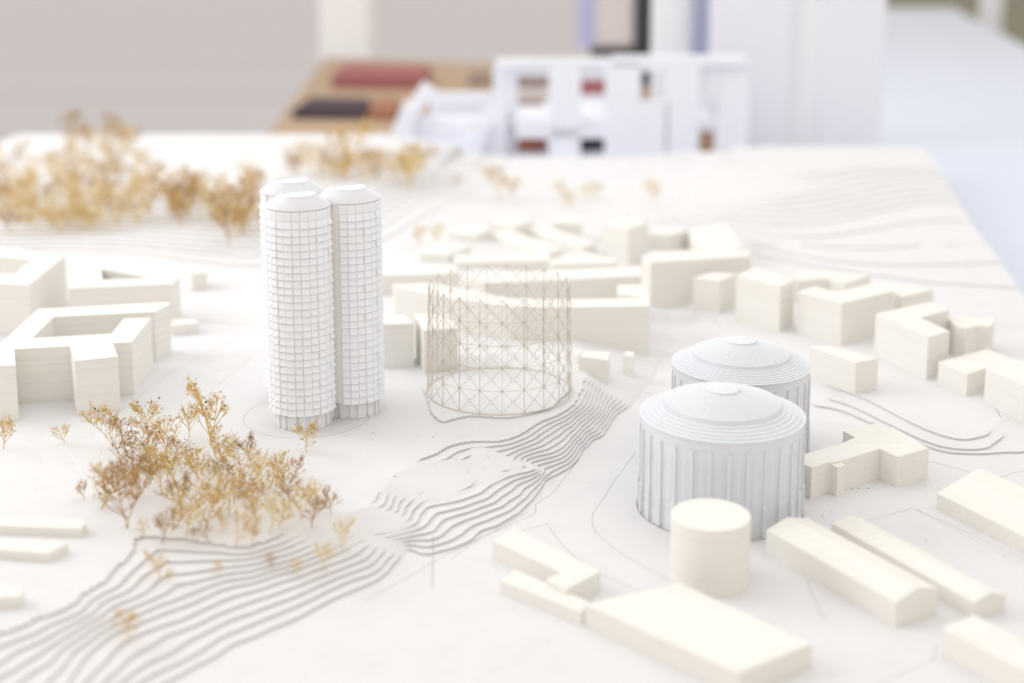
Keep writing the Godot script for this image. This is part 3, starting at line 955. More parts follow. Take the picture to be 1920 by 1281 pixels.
	guides.right_hill = [[0.5, mm([1014.0, -2184.6, 969.9, -2198.3, 881.7, -2225.7, 805.4, -2253.0, 741.0, -2280.1, 692.2, -2308.7, 659.0, -2338.8, 620.4, -2374.6, 576.3, -2415.9, 526.2, -2459.7, 470.1, -2506.0, 407.4, -2573.7, 338.1, -2662.8, 280.9, -2758.4, 235.8, -2860.4, 215.5, -2986.6, 219.9, -3137.0, 232.3, -3312.2, 252.6, -3512.3, 262.8, -3612.4])], [1.5, mm([1043.2, -2467.7, 1000.6, -2455.9, 915.4, -2432.3, 819.0, -2418.5, 711.3, -2414.7, 632.5, -2422.5, 582.4, -2442.0, 530.9, -2485.1, 477.8, -2551.8, 418.4, -2628.3, 352.4, -2714.6, 302.8, -2797.1, 269.4, -2875.6, 255.4, -2982.6, 260.6, -3118.1, 272.8, -3285.1, 292.1, -3483.5, 301.8, -3582.8])], [2.5, mm([1049.2, -2608.0, 1010.7, -2596.9, 933.7, -2574.8, 847.1, -2552.0, 751.0, -2528.5, 676.1, -2523.1, 622.4, -2535.8, 569.9, -2556.4, 518.4, -2584.8, 476.4, -2618.5, 443.6, -2657.6, 409.1, -2704.1, 372.8, -2758.1, 336.6, -2815.7, 300.4, -2876.8, 286.8, -2978.6, 295.9, -3121.1, 310.5, -3284.6, 330.7, -3469.1, 340.8, -3561.4])], [3.5, mm([1002.1, -2617.8, 982.0, -2639.0, 941.7, -2681.3, 905.7, -2723.7, 873.9, -2766.2, 820.9, -2763.7, 746.5, -2716.4, 676.5, -2678.6, 610.7, -2650.3, 557.5, -2646.7, 517.0, -2667.9, 476.1, -2691.8, 435.0, -2718.5, 400.2, -2750.9, 371.7, -2789.1, 346.1, -2829.6, 323.5, -2872.6, 317.7, -2962.0, 328.8, -3097.8, 345.6, -3259.3, 368.1, -3446.3, 379.4, -3539.8])], [4.5, mm([1050.9, -2903.1, 1035.0, -2914.5, 1003.2, -2937.3, 971.9, -2963.4, 940.9, -2992.9, 897.6, -2990.0, 841.9, -2954.8, 774.9, -2901.6, 696.6, -2830.5, 630.7, -2782.1, 577.2, -2756.5, 530.6, -2751.3, 490.7, -2766.6, 445.9, -2788.6, 396.0, -2817.5, 364.8, -2848.3, 352.2, -2881.1, 352.3, -2966.2, 365.1, -3103.5, 383.0, -3258.6, 406.0, -3431.7, 417.5, -3518.2])], [10, mm([1081.8, -3170.5, 1069.1, -3188.3, 1043.6, -3223.8, 1007.0, -3256.4, 959.2, -3286.0, 898.5, -3278.7, 824.8, -3234.8, 755.2, -3173.7, 689.7, -3095.4, 625.7, -3045.2, 563.2, -3022.8, 523.7, -3047.9, 507.0, -3120.4, 507.7, -3219.8, 525.8, -3346.2, 534.8, -3409.4])], [12.5, mm([1074.8, -3264.6, 1064.9, -3283.8, 1045.3, -3322.3, 1015.8, -3351.5, 976.5, -3371.4, 928.3, -3383.3, 871.1, -3387.4, 811.6, -3365.8, 749.7, -3318.6, 689.2, -3296.9, 629.9, -3300.7, 605.1, -3338.7, 614.5, -3410.9, 619.2, -3447.0])]]
	guides.left_hill = [[0.5, mm([-26.4, -3447.4, -29.4, -3418.9, -35.3, -3361.9, -47.1, -3298.1, -64.7, -3227.5, -86.5, -3134.0, -112.3, -3017.6, -138.3, -2895.1, -164.3, -2766.6, -191.3, -2654.3, -219.3, -2558.3, -257.3, -2472.3, -305.4, -2396.1, -355.6, -2350.5, -407.8, -2335.6, -455.9, -2335.6, -499.7, -2350.5, -559.3, -2379.5, -634.7, -2422.5, -705.8, -2452.1, -772.5, -2468.5, -833.8, -2474.7, -889.9, -2470.5, -966.7, -2470.5, -1064.1, -2474.7, -1112.8, -2476.7])], [1.5, mm([-66.2, -3457.5, -68.8, -3428.6, -74.2, -3370.8, -85.4, -3309.6, -102.4, -3245.0, -123.6, -3160.9, -149.1, -3057.2, -173.6, -2949.1, -197.2, -2836.5, -221.7, -2731.4, -247.1, -2634.0, -280.5, -2552.9, -321.8, -2488.1, -368.8, -2443.5, -421.5, -2419.3, -467.4, -2411.2, -506.4, -2419.2, -565.4, -2439.6, -644.5, -2472.5, -716.7, -2493.2, -782.0, -2501.7, -842.2, -2501.7, -897.4, -2493.2, -974.1, -2491.1, -1072.2, -2495.3, -1121.3, -2497.5])], [3, mm([-99.1, -3452.7, -103.0, -3421.7, -110.8, -3359.6, -121.3, -3294.4, -134.3, -3226.1, -152.1, -3150.9, -174.8, -3068.9, -197.2, -2983.7, -219.4, -2895.5, -242.4, -2805.8, -266.2, -2714.6, -296.8, -2635.3, -334.1, -2567.9, -378.9, -2515.9, -431.1, -2479.4, -477.0, -2464.3, -516.4, -2470.6, -575.1, -2485.5, -653.2, -2509.2, -725.3, -2525.4, -791.4, -2534.2, -852.7, -2535.3, -909.2, -2528.7, -985.4, -2523.2, -1081.1, -2518.8, -1129.0, -2516.6])], [9, mm([-178.6, -3334.7, -182.9, -3300.5, -191.6, -3232.2, -203.9, -3180.2, -219.7, -3144.6, -238.9, -3101.4, -261.4, -3050.7, -285.3, -2993.9, -310.4, -2931.1, -340.7, -2866.6, -376.1, -2800.3, -419.1, -2744.5, -469.5, -2699.2, -514.6, -2672.7, -554.2, -2665.0, -615.2, -2671.5, -697.5, -2692.2, -773.4, -2705.2, -842.6, -2710.5, -907.7, -2710.5, -968.4, -2705.2, -1048.0, -2696.1, -1146.5, -2683.0, -1195.7, -2676.5])], [13, mm([-279.3, -3322.5, -287.4, -3306.6, -303.4, -3274.6, -325.1, -3241.4, -352.4, -3206.9, -380.7, -3162.4, -410.0, -3107.9, -443.3, -3050.3, -480.6, -2989.5, -525.3, -2947.9, -577.5, -2925.5, -631.4, -2925.5, -687.0, -2947.9, -749.2, -3003.8, -818.2, -3093.2, -888.4, -3127.1, -959.7, -3105.6, -1023.5, -3074.1, -1079.8, -3032.7, -1158.6, -2995.5, -1259.8, -2962.6, -1310.5, -2946.2])]]
	clear = [
		[Vector2(0.2671, -3.1595), Vector2(0.4537, -3.1923), 0.160, 0.100],
		[Vector2(-0.3623, -1.4427), Vector2(-0.1940, -1.3453), 0.050, 0.020],
		[Vector2(-0.1823, -1.4280), Vector2(-0.0920, -1.4427), 0.036, 0.014],
		[Vector2(-0.1455, -1.3453), Vector2(-0.1212, -1.3453), 0.012, 0.012],
		[Vector2(-0.0930, -1.4570), Vector2(-0.0354, -1.4796), 0.022, 0.010],
		[Vector2(-0.1374, -1.3151), Vector2(-0.1136, -1.3151), 0.006, 0.010],
		[Vector2(-0.0362, -1.5188), Vector2(-0.0012, -1.4998), 0.010, 0.008],
		[Vector2(0.0861, -1.8240), Vector2(0.1872, -1.7583), 0.028, 0.020],
		[Vector2(0.1081, -1.9702), Vector2(0.2198, -2.5811), 0.160, 0.030],
		[Vector2(0.0343, -2.2036), Vector2(0.0443, -2.8732), 0.180, 0.030],
		[Vector2(0.2773, -2.0846), Vector2(0.3812, -1.7894), 0.035, 0.020],
		[Vector2(0.6085, -1.6697), Vector2(0.8425, -1.8785), 0.040, 0.020],
		[Vector2(-0.5045, -1.5713), Vector2(-0.6468, -1.5372), 0.020, 0.010]]
	for k in guides:
		for one in guides[k]: one[1] = runs(one[1])
	build_ground()
	var g: Node3D = get_node("ground")
	var circle := PackedVector2Array()
	for i in 73: circle.append(Vector2(-0.2470, -1.6259) + Vector2.from_angle(TAU * i / 72.0) * 0.0753)
	score_or_shade(g, circle, 0.0005)
	score_or_shade(g, mm([146.1, -1584.3, 120.6, -1512.9, 113.2, -1493, 101.8, -1455.9, 85.9, -1411, 83.4, -1386.8, 86.4, -1360.8, 106.1, -1317.5, 134, -1276.6, 156.5, -1248.8]), 0.0005)
	score_or_shade(g, mm([1.1, -1360.8, 22.1, -1373.7, 36.1, -1384.2, 46.1, -1348.2, 53.4, -1325.9, 67.8, -1293.8, 91.8, -1263.1, 119.7, -1232.7]), 0.0005)
	score_or_shade(g, mm([77.6, -1560.9, 60.1, -1508.3, 50.2, -1477.9, 40.7, -1455.9, 25.8, -1434.5, 24.9, -1411, -5.5, -1376.3, -29.9, -1353.2, -48.1, -1329.6, -78.2, -1293.8, -100.8, -1259.8, -137.5, -1211.7]), 0.0005)
	score_or_shade(g, mm([17, -1413.7, -21.9, -1360.8, -42.8, -1329.6, -60.3, -1302]), 0.0005)
	score_or_shade(g, mm([-79.5, -1337, -76.9, -1279.7, -74.6, -1237.5]), 0.0007)
	score_or_shade(g, mm([368.9, -1389.4, 429.1, -1423.4, 462.3, -1371.1, 502.9, -1299.7]), 0.0005)
	score_or_shade(g, mm([429.1, -1423.4, 438.5, -1402.8, 498.7, -1288]), 0.0003)
	score_or_shade(g, mm([531.9, -1493, 569.6, -1520.7, 628.4, -1547.8]), 0.0005)
	score_or_shade(g, mm([281.4, -1254.3, 279.4, -1232.7, 280.7, -1181.5]), 0.0005)
	score_or_shade(g, mm([482.9, -1556, 512.5, -1531.8, 534.2, -1505.2]), 0.0005)
	score_or_shade(g, mm([296.9, -1065.1, 325, -1088.4, 357.3, -1107.3, 367.5, -1134.1]), 0.0005)
	score_or_shade(g, mm([-478.1, -2039.2, -377.4, -2011.1]), 0.0005)
	score_or_shade(g, mm([-483.4, -1606.9, -448.3, -1810.1, -401, -1931]), 0.0004)
	score_or_shade(g, mm([-396.5, -1588.9, -380.4, -1723.3, -357.2, -1856.7]), 0.0004)
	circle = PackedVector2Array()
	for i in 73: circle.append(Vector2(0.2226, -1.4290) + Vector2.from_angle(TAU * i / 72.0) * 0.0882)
	score_or_shade(g, circle, 0.0022)  # flat dark ring: painted shade of the gap round the front drum
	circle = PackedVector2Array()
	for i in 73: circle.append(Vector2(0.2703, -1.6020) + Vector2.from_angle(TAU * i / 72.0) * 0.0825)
	score_or_shade(g, circle, 0.0022)  # the rear drum's gap, its shade painted as a flat ring too
	var hole := Tris.new()
	hole.lathe([Vector2(0.0008, 0.0), Vector2(0.0008, 0.00025), Vector2(0.0, 0.00025)], 10)
	var hole_mesh := hole.mesh()
	put("pin_hole", hole_mesh, M.hole, g, Vector3(0.3832, ground_y(0.3832, -1.4765), -1.4765))
	put("pin_hole", hole_mesh, M.hole, g, Vector3(0.3944, ground_y(0.3944, -1.4765), -1.4765))
	put("pin_hole", hole_mesh, M.hole, g, Vector3(0.3758, ground_y(0.3758, -1.4750), -1.4750))
	put("pin_hole", hole_mesh, M.hole, g, Vector3(0.4196, ground_y(0.4196, -1.3432), -1.3432))
	put("pin_hole", hole_mesh, M.hole, g, Vector3(0.3272, ground_y(0.3272, -1.4028), -1.4028))
	put("pin_hole", hole_mesh, M.hole, g, Vector3(-0.0912, ground_y(-0.0912, -1.5541), -1.5541))
	put("pin_hole", hole_mesh, M.hole, g, Vector3(-0.1262, ground_y(-0.1262, -1.4381), -1.4381))
	put("pin_hole", hole_mesh, M.hole, g, Vector3(-0.1616, ground_y(-0.1616, -1.5678), -1.5678))
	var floor_mesh := Tris.new()
	floor_mesh.quad(Vector3(-30, -0.9, 1), Vector3(20, -0.9, 1), Vector3(20, -0.9, -45), Vector3(-30, -0.9, -45), Vector3.UP)
	tag(put("floor", floor_mesh.mesh(), M.floor), "pale grey hall floor beyond the table", "floor", "", "structure")
	var table := base("display_table", "wide pale blue white display table under the site model", "table", Vector3(0, -0.9, -3))
	put("tabletop", prism(mm([-1360, -700, -1360, -3800, -600, -3800, -620, -6600, 1000, -6600, 1000, -11000, 3425, -11000, 1456, -700]), 0.80, 0.8400, 0.003), M.table, table, Vector3(0, 0, 3))
	piece("leg", table, Vector3(-1.00, 0.4, 1.80), Vector3(0.08, 0.8, 0.08), M.table)
	piece("leg", table, Vector3(-1.00, 0.4, -0.50), Vector3(0.08, 0.8, 0.08), M.table)
	piece("leg", table, Vector3(0.90, 0.4, 1.80), Vector3(0.08, 0.8, 0.08), M.table)
	piece("leg", table, Vector3(1.20, 0.4, -3.00), Vector3(0.08, 0.8, 0.08), M.table)
	tag(put("wood_board", prism(mm([-774, -4456, -355, -4228, 66, -4291, 0, -6593, -913, -6903]), -0.0600, -0.0480, 0.002), M.wood), "tan wooden board carrying material samples beyond the model", "board")
	tag(put("felt_sample", prism(mm([-721, -5628, -349, -5589, -345, -6005, -718, -6119]), -0.0475, 0.0070, 0.003), M.felt), "thick dusty red sample pad at the back of the wooden board", "material sample")
	tag(put("dark_sample", prism(mm([-746, -4757, -500, -4730, -513, -5076, -737, -5107]), -0.0475, -0.0180, 0.003), M.plum), "dark plum sample slab on the wooden board", "material sample")
	tag(put("clay_sample", prism(mm([-490, -4730, -391, -4716, -404, -5060, -501, -5076]), -0.0475, -0.0180, 0.003), M.clay), "brown clay sample slab beside the dark plum one", "material sample")
	tag(put("grey_sample", prism(mm([-178, -5710, -91, -5710, -87, -6077, -175, -6077]), -0.0475, -0.0280, 0.003), M.umber), "small grey sample chip on the wooden board behind the section model", "material sample")
	var model := base("section_model", "white foam board section model of rooms standing beyond the site model", "architectural model")
	piece("raked_wall", model, Vector3(-0.3089, 0.0337, -3.9250), Vector3(0.0495, 0.1564, 0.0500), M.foam, 0.0, -0.394)
	piece("raked_wall", model, Vector3(-0.2704, 0.1016, -3.9850), Vector3(0.0433, 0.1271, 0.0500), M.foam, 0.0, -0.603)
	piece("raked_wall", model, Vector3(-0.0968, 0.0135, -3.9200), Vector3(0.0402, 0.1119, 0.0500), M.foam, 0.0, -0.415)
	piece("wall", model, Vector3(-0.1995, 0.0042, -3.9450), Vector3(0.1643, 0.0988, 0.0300), M.foam)
	piece("step_deck", model, Vector3(-0.1899, 0.0597, -3.9800), Vector3(0.2146, 0.0152, 0.0800), M.foam)
	piece("wall", model, Vector3(-0.1342, 0.0847, -4.0750), Vector3(0.2065, 0.0809, 0.0300), M.foam)
	piece("floor_slab", model, Vector3(0.0502, -0.0492, -4.2100), Vector3(0.8022, 0.0212, 0.6200), M.foam)
	piece("pillar", model, Vector3(-0.0187, 0.0770, -4.0000), Vector3(0.0680, 0.2613, 0.0400), M.foam)
	piece("wall", model, Vector3(-0.0488, 0.0269, -3.9550), Vector3(0.0673, 0.1474, 0.0300), M.foam)
	piece("pillar", model, Vector3(0.1480, 0.0867, -3.9400), Vector3(0.0882, 0.2603, 0.0400), M.foam)
	piece("pillar", model, Vector3(0.3099, 0.0886, -3.9250), Vector3(0.0973, 0.2785, 0.0500), M.foam)
	piece("lintel", model, Vector3(0.1128, 0.2228, -3.9450), Vector3(0.3146, 0.0238, 0.0500), M.foam)
	piece("spandrel", model, Vector3(0.1422, 0.0278, -3.9350), Vector3(0.2605, 0.0303, 0.0300), M.foam)
	piece("upper_floor", model, Vector3(0.1379, 0.0536, -4.1800), Vector3(0.2698, 0.0182, 0.5000), M.foam)
	piece("spandrel", model, Vector3(0.1415, 0.1972, -3.9450), Vector3(0.2592, 0.0194, 0.0300), M.foam)
	piece("roof_edge", model, Vector3(0.4634, 0.2322, -3.9250), Vector3(0.3723, 0.0266, 0.0500), M.foam)
	piece("wall", model, Vector3(0.4754, 0.0871, -3.9200), Vector3(0.0946, 0.2635, 0.0400), M.foam)
	piece("wall", model, Vector3(0.3930, 0.0381, -3.9200), Vector3(0.0862, 0.1654, 0.0400), M.foam)
	piece("wall", model, Vector3(0.3898, 0.2123, -3.9200), Vector3(0.0829, 0.0133, 0.0400), M.foam)
	piece("wall", model, Vector3(0.6173, 0.0875, -3.9400), Vector3(0.0921, 0.2588, 0.0400), M.foam)
	piece("spandrel", model, Vector3(0.5472, 0.1706, -3.9350), Vector3(0.0617, 0.0926, 0.0300), M.foam)
	piece("upper_floor", model, Vector3(0.5514, 0.0491, -4.0800), Vector3(0.0604, 0.0212, 0.3000), M.foam)
	piece("wall", model, Vector3(0.5518, 0.0354, -3.9450), Vector3(0.0601, 0.0061, 0.0300), M.foam)
	piece("back_wall", model, Vector3(0.5681, -0.0365, -4.4100), Vector3(0.3466, 0.1866, 0.0200), M.foam)
	piece("coloured_panel", model, Vector3(0.0541, -0.0356, -4.0500), Vector3(0.0898, 0.0657, 0.0200), M.brick)
	piece("coloured_panel", model, Vector3(0.2333, -0.0356, -4.0500), Vector3(0.0903, 0.0657, 0.0200), M.black)
	piece("coloured_panel", model, Vector3(0.5675, -0.0216, -4.0500), Vector3(0.0714, 0.0813, 0.0200), M.tan)
	piece("coloured_panel", model, Vector3(0.0619, 0.1313, -4.3600), Vector3(0.1073, 0.0298, 0.0200), M.umber)
	piece("coloured_panel", model, Vector3(0.2510, 0.1064, -4.3600), Vector3(0.0863, 0.0465, 0.0200), M.felt)
	piece("coloured_panel", model, Vector3(0.4255, 0.1402, -4.3100), Vector3(0.1018, 0.0426, 0.0200), M.black)
	piece("coloured_panel", model, Vector3(0.4283, 0.0918, -4.3300), Vector3(0.1025, 0.0429, 0.0200), M.tan)
	piece("coloured_panel", model, Vector3(0.0550, 0.0646, -4.2600), Vector3(0.0841, 0.0228, 0.0200), M.umber)
	piece("coloured_panel", model, Vector3(0.0648, 0.0890, -4.3800), Vector3(0.1030, 0.0501, 0.0200), M.beige)
	solid("white_plinth", "tall white plinth standing on the floor behind the wooden board", "plinth", Vector3(-0.8341, -0.2585, -7.2000), Vector3(0.2377, 1.2831, 0.4000), M.white, "", 0.0, 0.002)
	solid("banner", "narrow lilac banner left of the framed board", "banner", Vector3(0.3287, 0.2385, -6.2100), Vector3(0.0917, 0.3433, 0.0200), M.lilac, "", 0.0, 0.002)
	var framed := base("framed_board", "beige display board in a thick black frame behind the section model", "display board")
	piece("panel", framed, Vector3(0.4466, 0.2796, -6.0100), Vector3(0.1765, 0.4078, 0.0200), M.beige)
	piece("frame", framed, Vector3(0.5596, 0.2649, -6.0050), Vector3(0.0835, 0.4381, 0.0500), M.black)
	piece("frame", framed, Vector3(0.4294, 0.0662, -6.0050), Vector3(0.1903, 0.0407, 0.0500), M.black)
	solid("partition_screen", "bright white panel right of the black frame", "partition", Vector3(0.4895, 0.2081, -4.2750), Vector3(0.1334, 0.5362, 0.0500), M.grey, "", 0.0, 0.002)
	solid("banner", "narrow slate blue banner between two white panels", "banner", Vector3(0.5656, 0.3441, -4.2150), Vector3(0.0568, 0.2675, 0.0300), M.slate, "", 0.0, 0.002)
	solid("partition_screen", "broad bluish white panel behind the right end of the section model", "partition", Vector3(0.7050, 0.2093, -4.2050), Vector3(0.2407, 0.5385, 0.0500), M.screen, "", 0.0, 0.002)
	solid("partition_screen", "greyer middle panel of the white partition row", "partition", Vector3(0.8777, 0.2089, -4.2250), Vector3(0.1282, 0.5379, 0.0500), M.grey, "", 0.0, 0.002)
	solid("partition_screen", "rightmost white panel of the partition row, above the hill", "partition", Vector3(1.0113, 0.2093, -4.2050), Vector3(0.1842, 0.5385, 0.0500), M.screen, "", 0.0, 0.002)
	var carpet := Tris.new()
	carpet.quad(Vector3(1.5, -0.892, -7), Vector3(19, -0.892, -7), Vector3(19, -0.892, -40), Vector3(1.5, -0.892, -40), Vector3.UP)
	tag(put("ground_olive", carpet.mesh(), M.olive), "olive grey ground beyond the table edge", "ground", "", "structure")
	solid("white_post", "thin white post before the olive ground in the top right corner", "post", Vector3(3.2190, -0.2656, -9.5300), Vector3(0.1363, 1.2688, 0.0600), M.grey, "", 0.0, 0.002)
	tower()
	gas_frame()
	gas_holder("front white drum with stepped dome roof, standing behind the plain cream cylinder", Vector2(0.2226, -1.4290), 0.0848, 0.1035, 0.06, 5)
	gas_holder("rear white drum with smoother stepped dome, half hidden behind the front drum", Vector2(0.2703, -1.6020), 0.0791, 0.1035, 0.02, 7)

	var courtyard_block0 := base("courtyard_block", "cream courtyard block with two forward wings, nearest on the left behind the sprigs", "model building", Vector3.ZERO, 0.0, "cream blocks of the left quarter")
	put("wing", prism(mm([-642.7, -1853.2, -475, -1889.4, -469.6, -1875.6, -481.3, -1838.3, -608.9, -1814.6]), 0.0260, 0.0992, 0), M.cream, courtyard_block0)
	put("wing", prism(mm([-642.7, -1853.2, -608.9, -1814.6, -605.8, -1717.5, -611.6, -1670.9, -637.3, -1693.9]), 0.0260, 0.0992, 0), M.cream, courtyard_block0)
	put("wing", prism(mm([-605.8, -1717.5, -511, -1738.2, -496.5, -1693.9, -547.6, -1683.9, -611.6, -1670.9]), 0.0260, 0.0992, 0), M.cream, courtyard_block0)
	put("wing", prism(mm([-511, -1738.2, -513.9, -1807, -478.8, -1811.5, -475.2, -1700.5, -497, -1696.5]), 0.0260, 0.0992, 0), M.cream, courtyard_block0)
	put("wing", prism(mm([-547.6, -1683.9, -496.5, -1693.9, -476.4, -1642.2, -523.3, -1623.6]), 0.0260, 0.0992, 0), M.cream, courtyard_block0)
	put("wing", prism(mm([-637.3, -1693.9, -611.6, -1670.9, -588.2, -1607.8, -632, -1600.6, -653.9, -1664.4]), 0.0260, 0.0992, 0), M.cream, courtyard_block0)
	var courtyard_block7 := base("courtyard_block", "cream courtyard block cut by the left picture edge, with a stepped inner corner", "model building", Vector3.ZERO, 0.0, "cream blocks of the left quarter")
	put("wing", prism(mm([-877.7, -2192.4, -812.8, -2186.9, -753.5, -2159.8, -731.4, -2102.4, -790, -2122.9, -855, -2133.4]), 0.0260, 0.1067, 0), M.cream, courtyard_block7)
	put("wing", prism(mm([-747.6, -2146, -737.6, -2141.8, -692.6, -2133.4, -688, -1950.9, -725.7, -2014.5, -733.7, -2047.8, -730.8, -2099.4]), 0.0260, 0.1067, 0), M.cream, courtyard_block7)
	put("wing", prism(mm([-812.9, -2023.9, -752.3, -2017.3, -725.7, -2014.5, -688, -1950.9, -731.7, -1959.7, -791.7, -1968.6]), 0.0260, 0.1067, 0), M.cream, courtyard_block7)
	var courtyard_block11 := base("courtyard_block", "triangular cream courtyard block behind the nearer courtyard block", "model building", Vector3.ZERO, 0.0, "cream blocks of the left quarter")
	put("wing", prism(mm([-650.4, -2008.2, -637.7, -2043.1, -613.1, -2047.8, -539.9, -2057.2, -499.5, -2062, -502.1, -2022.7, -645.9, -1997.4]), 0.0260, 0.0897, 0), M.cream, courtyard_block11)
	put("wing", prism(mm([-645.2, -2125.7, -499.5, -2062, -539.9, -2057.2, -631.6, -2112.6]), 0.0260, 0.0897, 0), M.cream, courtyard_block11)
	put("wing", prism(mm([-645.2, -2125.7, -631.6, -2112.6, -612, -2050.6, -631.1, -2045]), 0.0260, 0.0897, 0), M.cream, courtyard_block11)
	block("corner_block", "small cream cube standing alone beside the triangular courtyard block", [-529.1, -2251.5, -504.9, -2253.6, -493.4, -2218.8, -514.7, -2204.4], 0.0300, 0.0583, "cream blocks of the left quarter", 0.0007)
	block("low_annex", "low flat cream annex at the right end of the courtyard block", [-496.3, -1990.5, -462.6, -1994.6, -452.6, -1970, -488.5, -1957.9], 0.0300, 0.0452, "cream blocks of the left quarter", 0.0007)
	block("low_slab", "upper of two low cream slabs at the left picture edge", [-537, -1313.8, -426, -1308.8, -415.3, -1297.6, -416.9, -1285.3, -529.9, -1295.1], 0.0300, 0.0393, "cream blocks of the left quarter", 0.0012)
	block("low_slab", "lower of two low cream slabs at the left picture edge", [-518.3, -1264.6, -428.7, -1257.5, -419.2, -1252.9, -430.3, -1231.2, -510.4, -1243.7], 0.0300, 0.0395, "cream blocks of the left quarter", 0.0012)
	block("low_slab", "stub of a cream slab below the two slabs at the left edge", [-482.2, -1169.4, -438.4, -1163.3, -428.4, -1157.3, -426, -1143.4, -470.1, -1137.5], 0.0300, 0.0409, "cream blocks of the left quarter", 0.0012)
	block("corner_block", "squat cream block directly right of the white trefoil tower", [-187.4, -1852.9, -146.5, -1856.4, -130.6, -1813.2, -158.3, -1809.1, -183.4, -1811.2], 0.0280, 0.0907, "cream blocks behind the lattice cylinder", 0.0007)
	block("corner_block", "cream block with a narrow pale side, half behind the lattice cylinder's left side", [-134.4, -1865.4, -90.2, -1871.1, -71.6, -1798.3, -115.3, -1787], 0.0280, 0.0886, "cream blocks behind the lattice cylinder", 0.0007)
	var long_block22 := base("long_block", "long bent cream block seen through and right of the lattice cylinder", "model building", Vector3.ZERO, 0.0, "cream blocks behind the lattice cylinder")
	put("wing", prism(mm([-179.6, -2064.1, -118.1, -2072.7, -3.4, -1985.2, -1.2, -1935.7, -117.4, -2001.1, -175, -2047.2]), 0.0060, 0.0783, 0), M.cream, long_block22)
	put("wing", prism(mm([-3.4, -1985.2, 82.3, -1978.9, 197.9, -1986.8, 196.1, -1941.7, 80.6, -1935.7, -1.2, -1935.7]), 0.0060, 0.0783, 0), M.cream, long_block22)
	block("long_block", "long cream bar crossing behind the top of the lattice cylinder", [-77.5, -2127.4, 71.1, -2153, 204, -2175.5, 199.6, -2116.6, 69.1, -2090.1, -40.6, -2072.7], 0.0100, 0.0783, "cream blocks behind the lattice cylinder", 0.0007)
	block("small_roof_box", "short white roofed box between the long bars and the street", [158.9, -2069.4, 198.6, -2073.7, 198, -2027.5, 198.8, -1995.9, 156, -2015.2], 0.0100, 0.0762, "cream blocks behind the lattice cylinder", 0.0007)
	block("long_block", "pale bar at the left end of the quarter, beside the tower's shoulder", [-231.9, -2236.9, -138.4, -2246.6, -98.4, -2250.5, -85.3, -2214.8, -93.8, -2195.9, -203.6, -2183.8, -226.4, -2182], 0.0120, 0.0620, "cream blocks behind the lattice cylinder", 0.0007)
	block("long_block", "cream bar in the third row above the lattice cylinder's rim", [-103, -2404.5, 62, -2424.1, 68.6, -2368.4, -95.4, -2351.8], 0.0100, 0.0420, "cream blocks behind the lattice cylinder", 0.0007)
	block("wedge_block", "low wedge of a block right of the third row bar", [64, -2351.8, 118.2, -2428.7, 180.2, -2364.3, 175.6, -2341.5, 68.3, -2329.2], 0.0090, 0.0440, "cream blocks behind the lattice cylinder", 0.0007)
	block("wedge_block", "low pale wedge block behind the third row at the far left", [-164.9, -2433.3, -131.8, -2484.2, -73.8, -2461.4, -112.1, -2395.1, -160.6, -2405.9], 0.0100, 0.0450, "cream blocks behind the lattice cylinder", 0.0007)
	block("corner_block", "cream block with a shaded right side in the back row", [-117.9, -2583.1, -90.9, -2665.9, -41.3, -2614.3, -67.4, -2564.7], 0.0100, 0.0415, "cream blocks behind the lattice cylinder", 0.0007)
	block("long_block", "slanting cream bar in the back row beside the shaded block", [-38.5, -2608.6, -7.2, -2646.5, 93.5, -2483.9, 57.6, -2450.3], 0.0090, 0.0344, "cream blocks behind the lattice cylinder", 0.0007)
	block("long_block", "second slanting bar ending in a shaded gable, back row", [24.8, -2670.8, 55.1, -2716.8, 157.9, -2559.2, 127.8, -2518.2], 0.0090, 0.0290, "cream blocks behind the lattice cylinder", 0.0007)
	block("corner_block", "farthest small block at the top of the back row", [78.1, -2679.6, 82.6, -2736.4, 134, -2736.4, 135.8, -2674.3], 0.0070, 0.0408, "cream blocks behind the lattice cylinder", 0.0007)
	block("long_block", "flat block left of the farthest small block", [-42, -2660.3, -10.2, -2716.7, 40.3, -2678.9, 3.8, -2626.5], 0.0100, 0.0450, "cream blocks behind the lattice cylinder", 0.0007)
	block("tall_block", "tall cream block standing up from the right end of the back row", [166.9, -2537.9, 203.9, -2588.8, 250.1, -2547.9, 209.5, -2491.2], 0.0040, 0.0693, "cream blocks behind the lattice cylinder", 0.0007)
	block("small_house", "low cream house right of the lattice cylinder's foot", [89.1, -1801.5, 96.1, -1827.4, 131.4, -1820.3, 126.9, -1785.4], 0.0300, 0.0490, "cream blocks behind the lattice cylinder", 0.001)
	block("small_house", "tiny lean-to at the left end of the low house", [81.5, -1839.4, 90.7, -1849, 95.5, -1844.2, 88.8, -1825.2], 0.0310, 0.0430, "cream blocks behind the lattice cylinder", 0.001)
	block("small_house", "smallest cream hut standing alone near the lattice cylinder", [149.8, -1844.1, 156, -1858.5, 167.3, -1853.7, 163.5, -1834.6], 0.0160, 0.0385, "cream blocks behind the lattice cylinder", 0.001)
	block("corner_block", "cream block just right of the tall back row block", [249.6, -2594.9, 284.2, -2649, 339.9, -2621.7, 294, -2577.4], 0.0030, 0.0388, "cream blocks along the right hand street", 0.0007)
	block("corner_block", "white roofed block with a dark notch above the wide street block", [334.7, -2611.8, 411.5, -2657.6, 414.9, -2458.9, 350.7, -2419.4, 326.6, -2516.2], 0.0030, 0.0430, "cream blocks along the right hand street", 0.0007)
	block("wide_block", "widest cream block at the head of the right hand street", [212.4, -2246.8, 235.1, -2280.1, 395.1, -2290.4, 390.2, -2246.8, 222.7, -2204.7], 0.0020, 0.0780, "cream blocks along the right hand street", 0.0007)
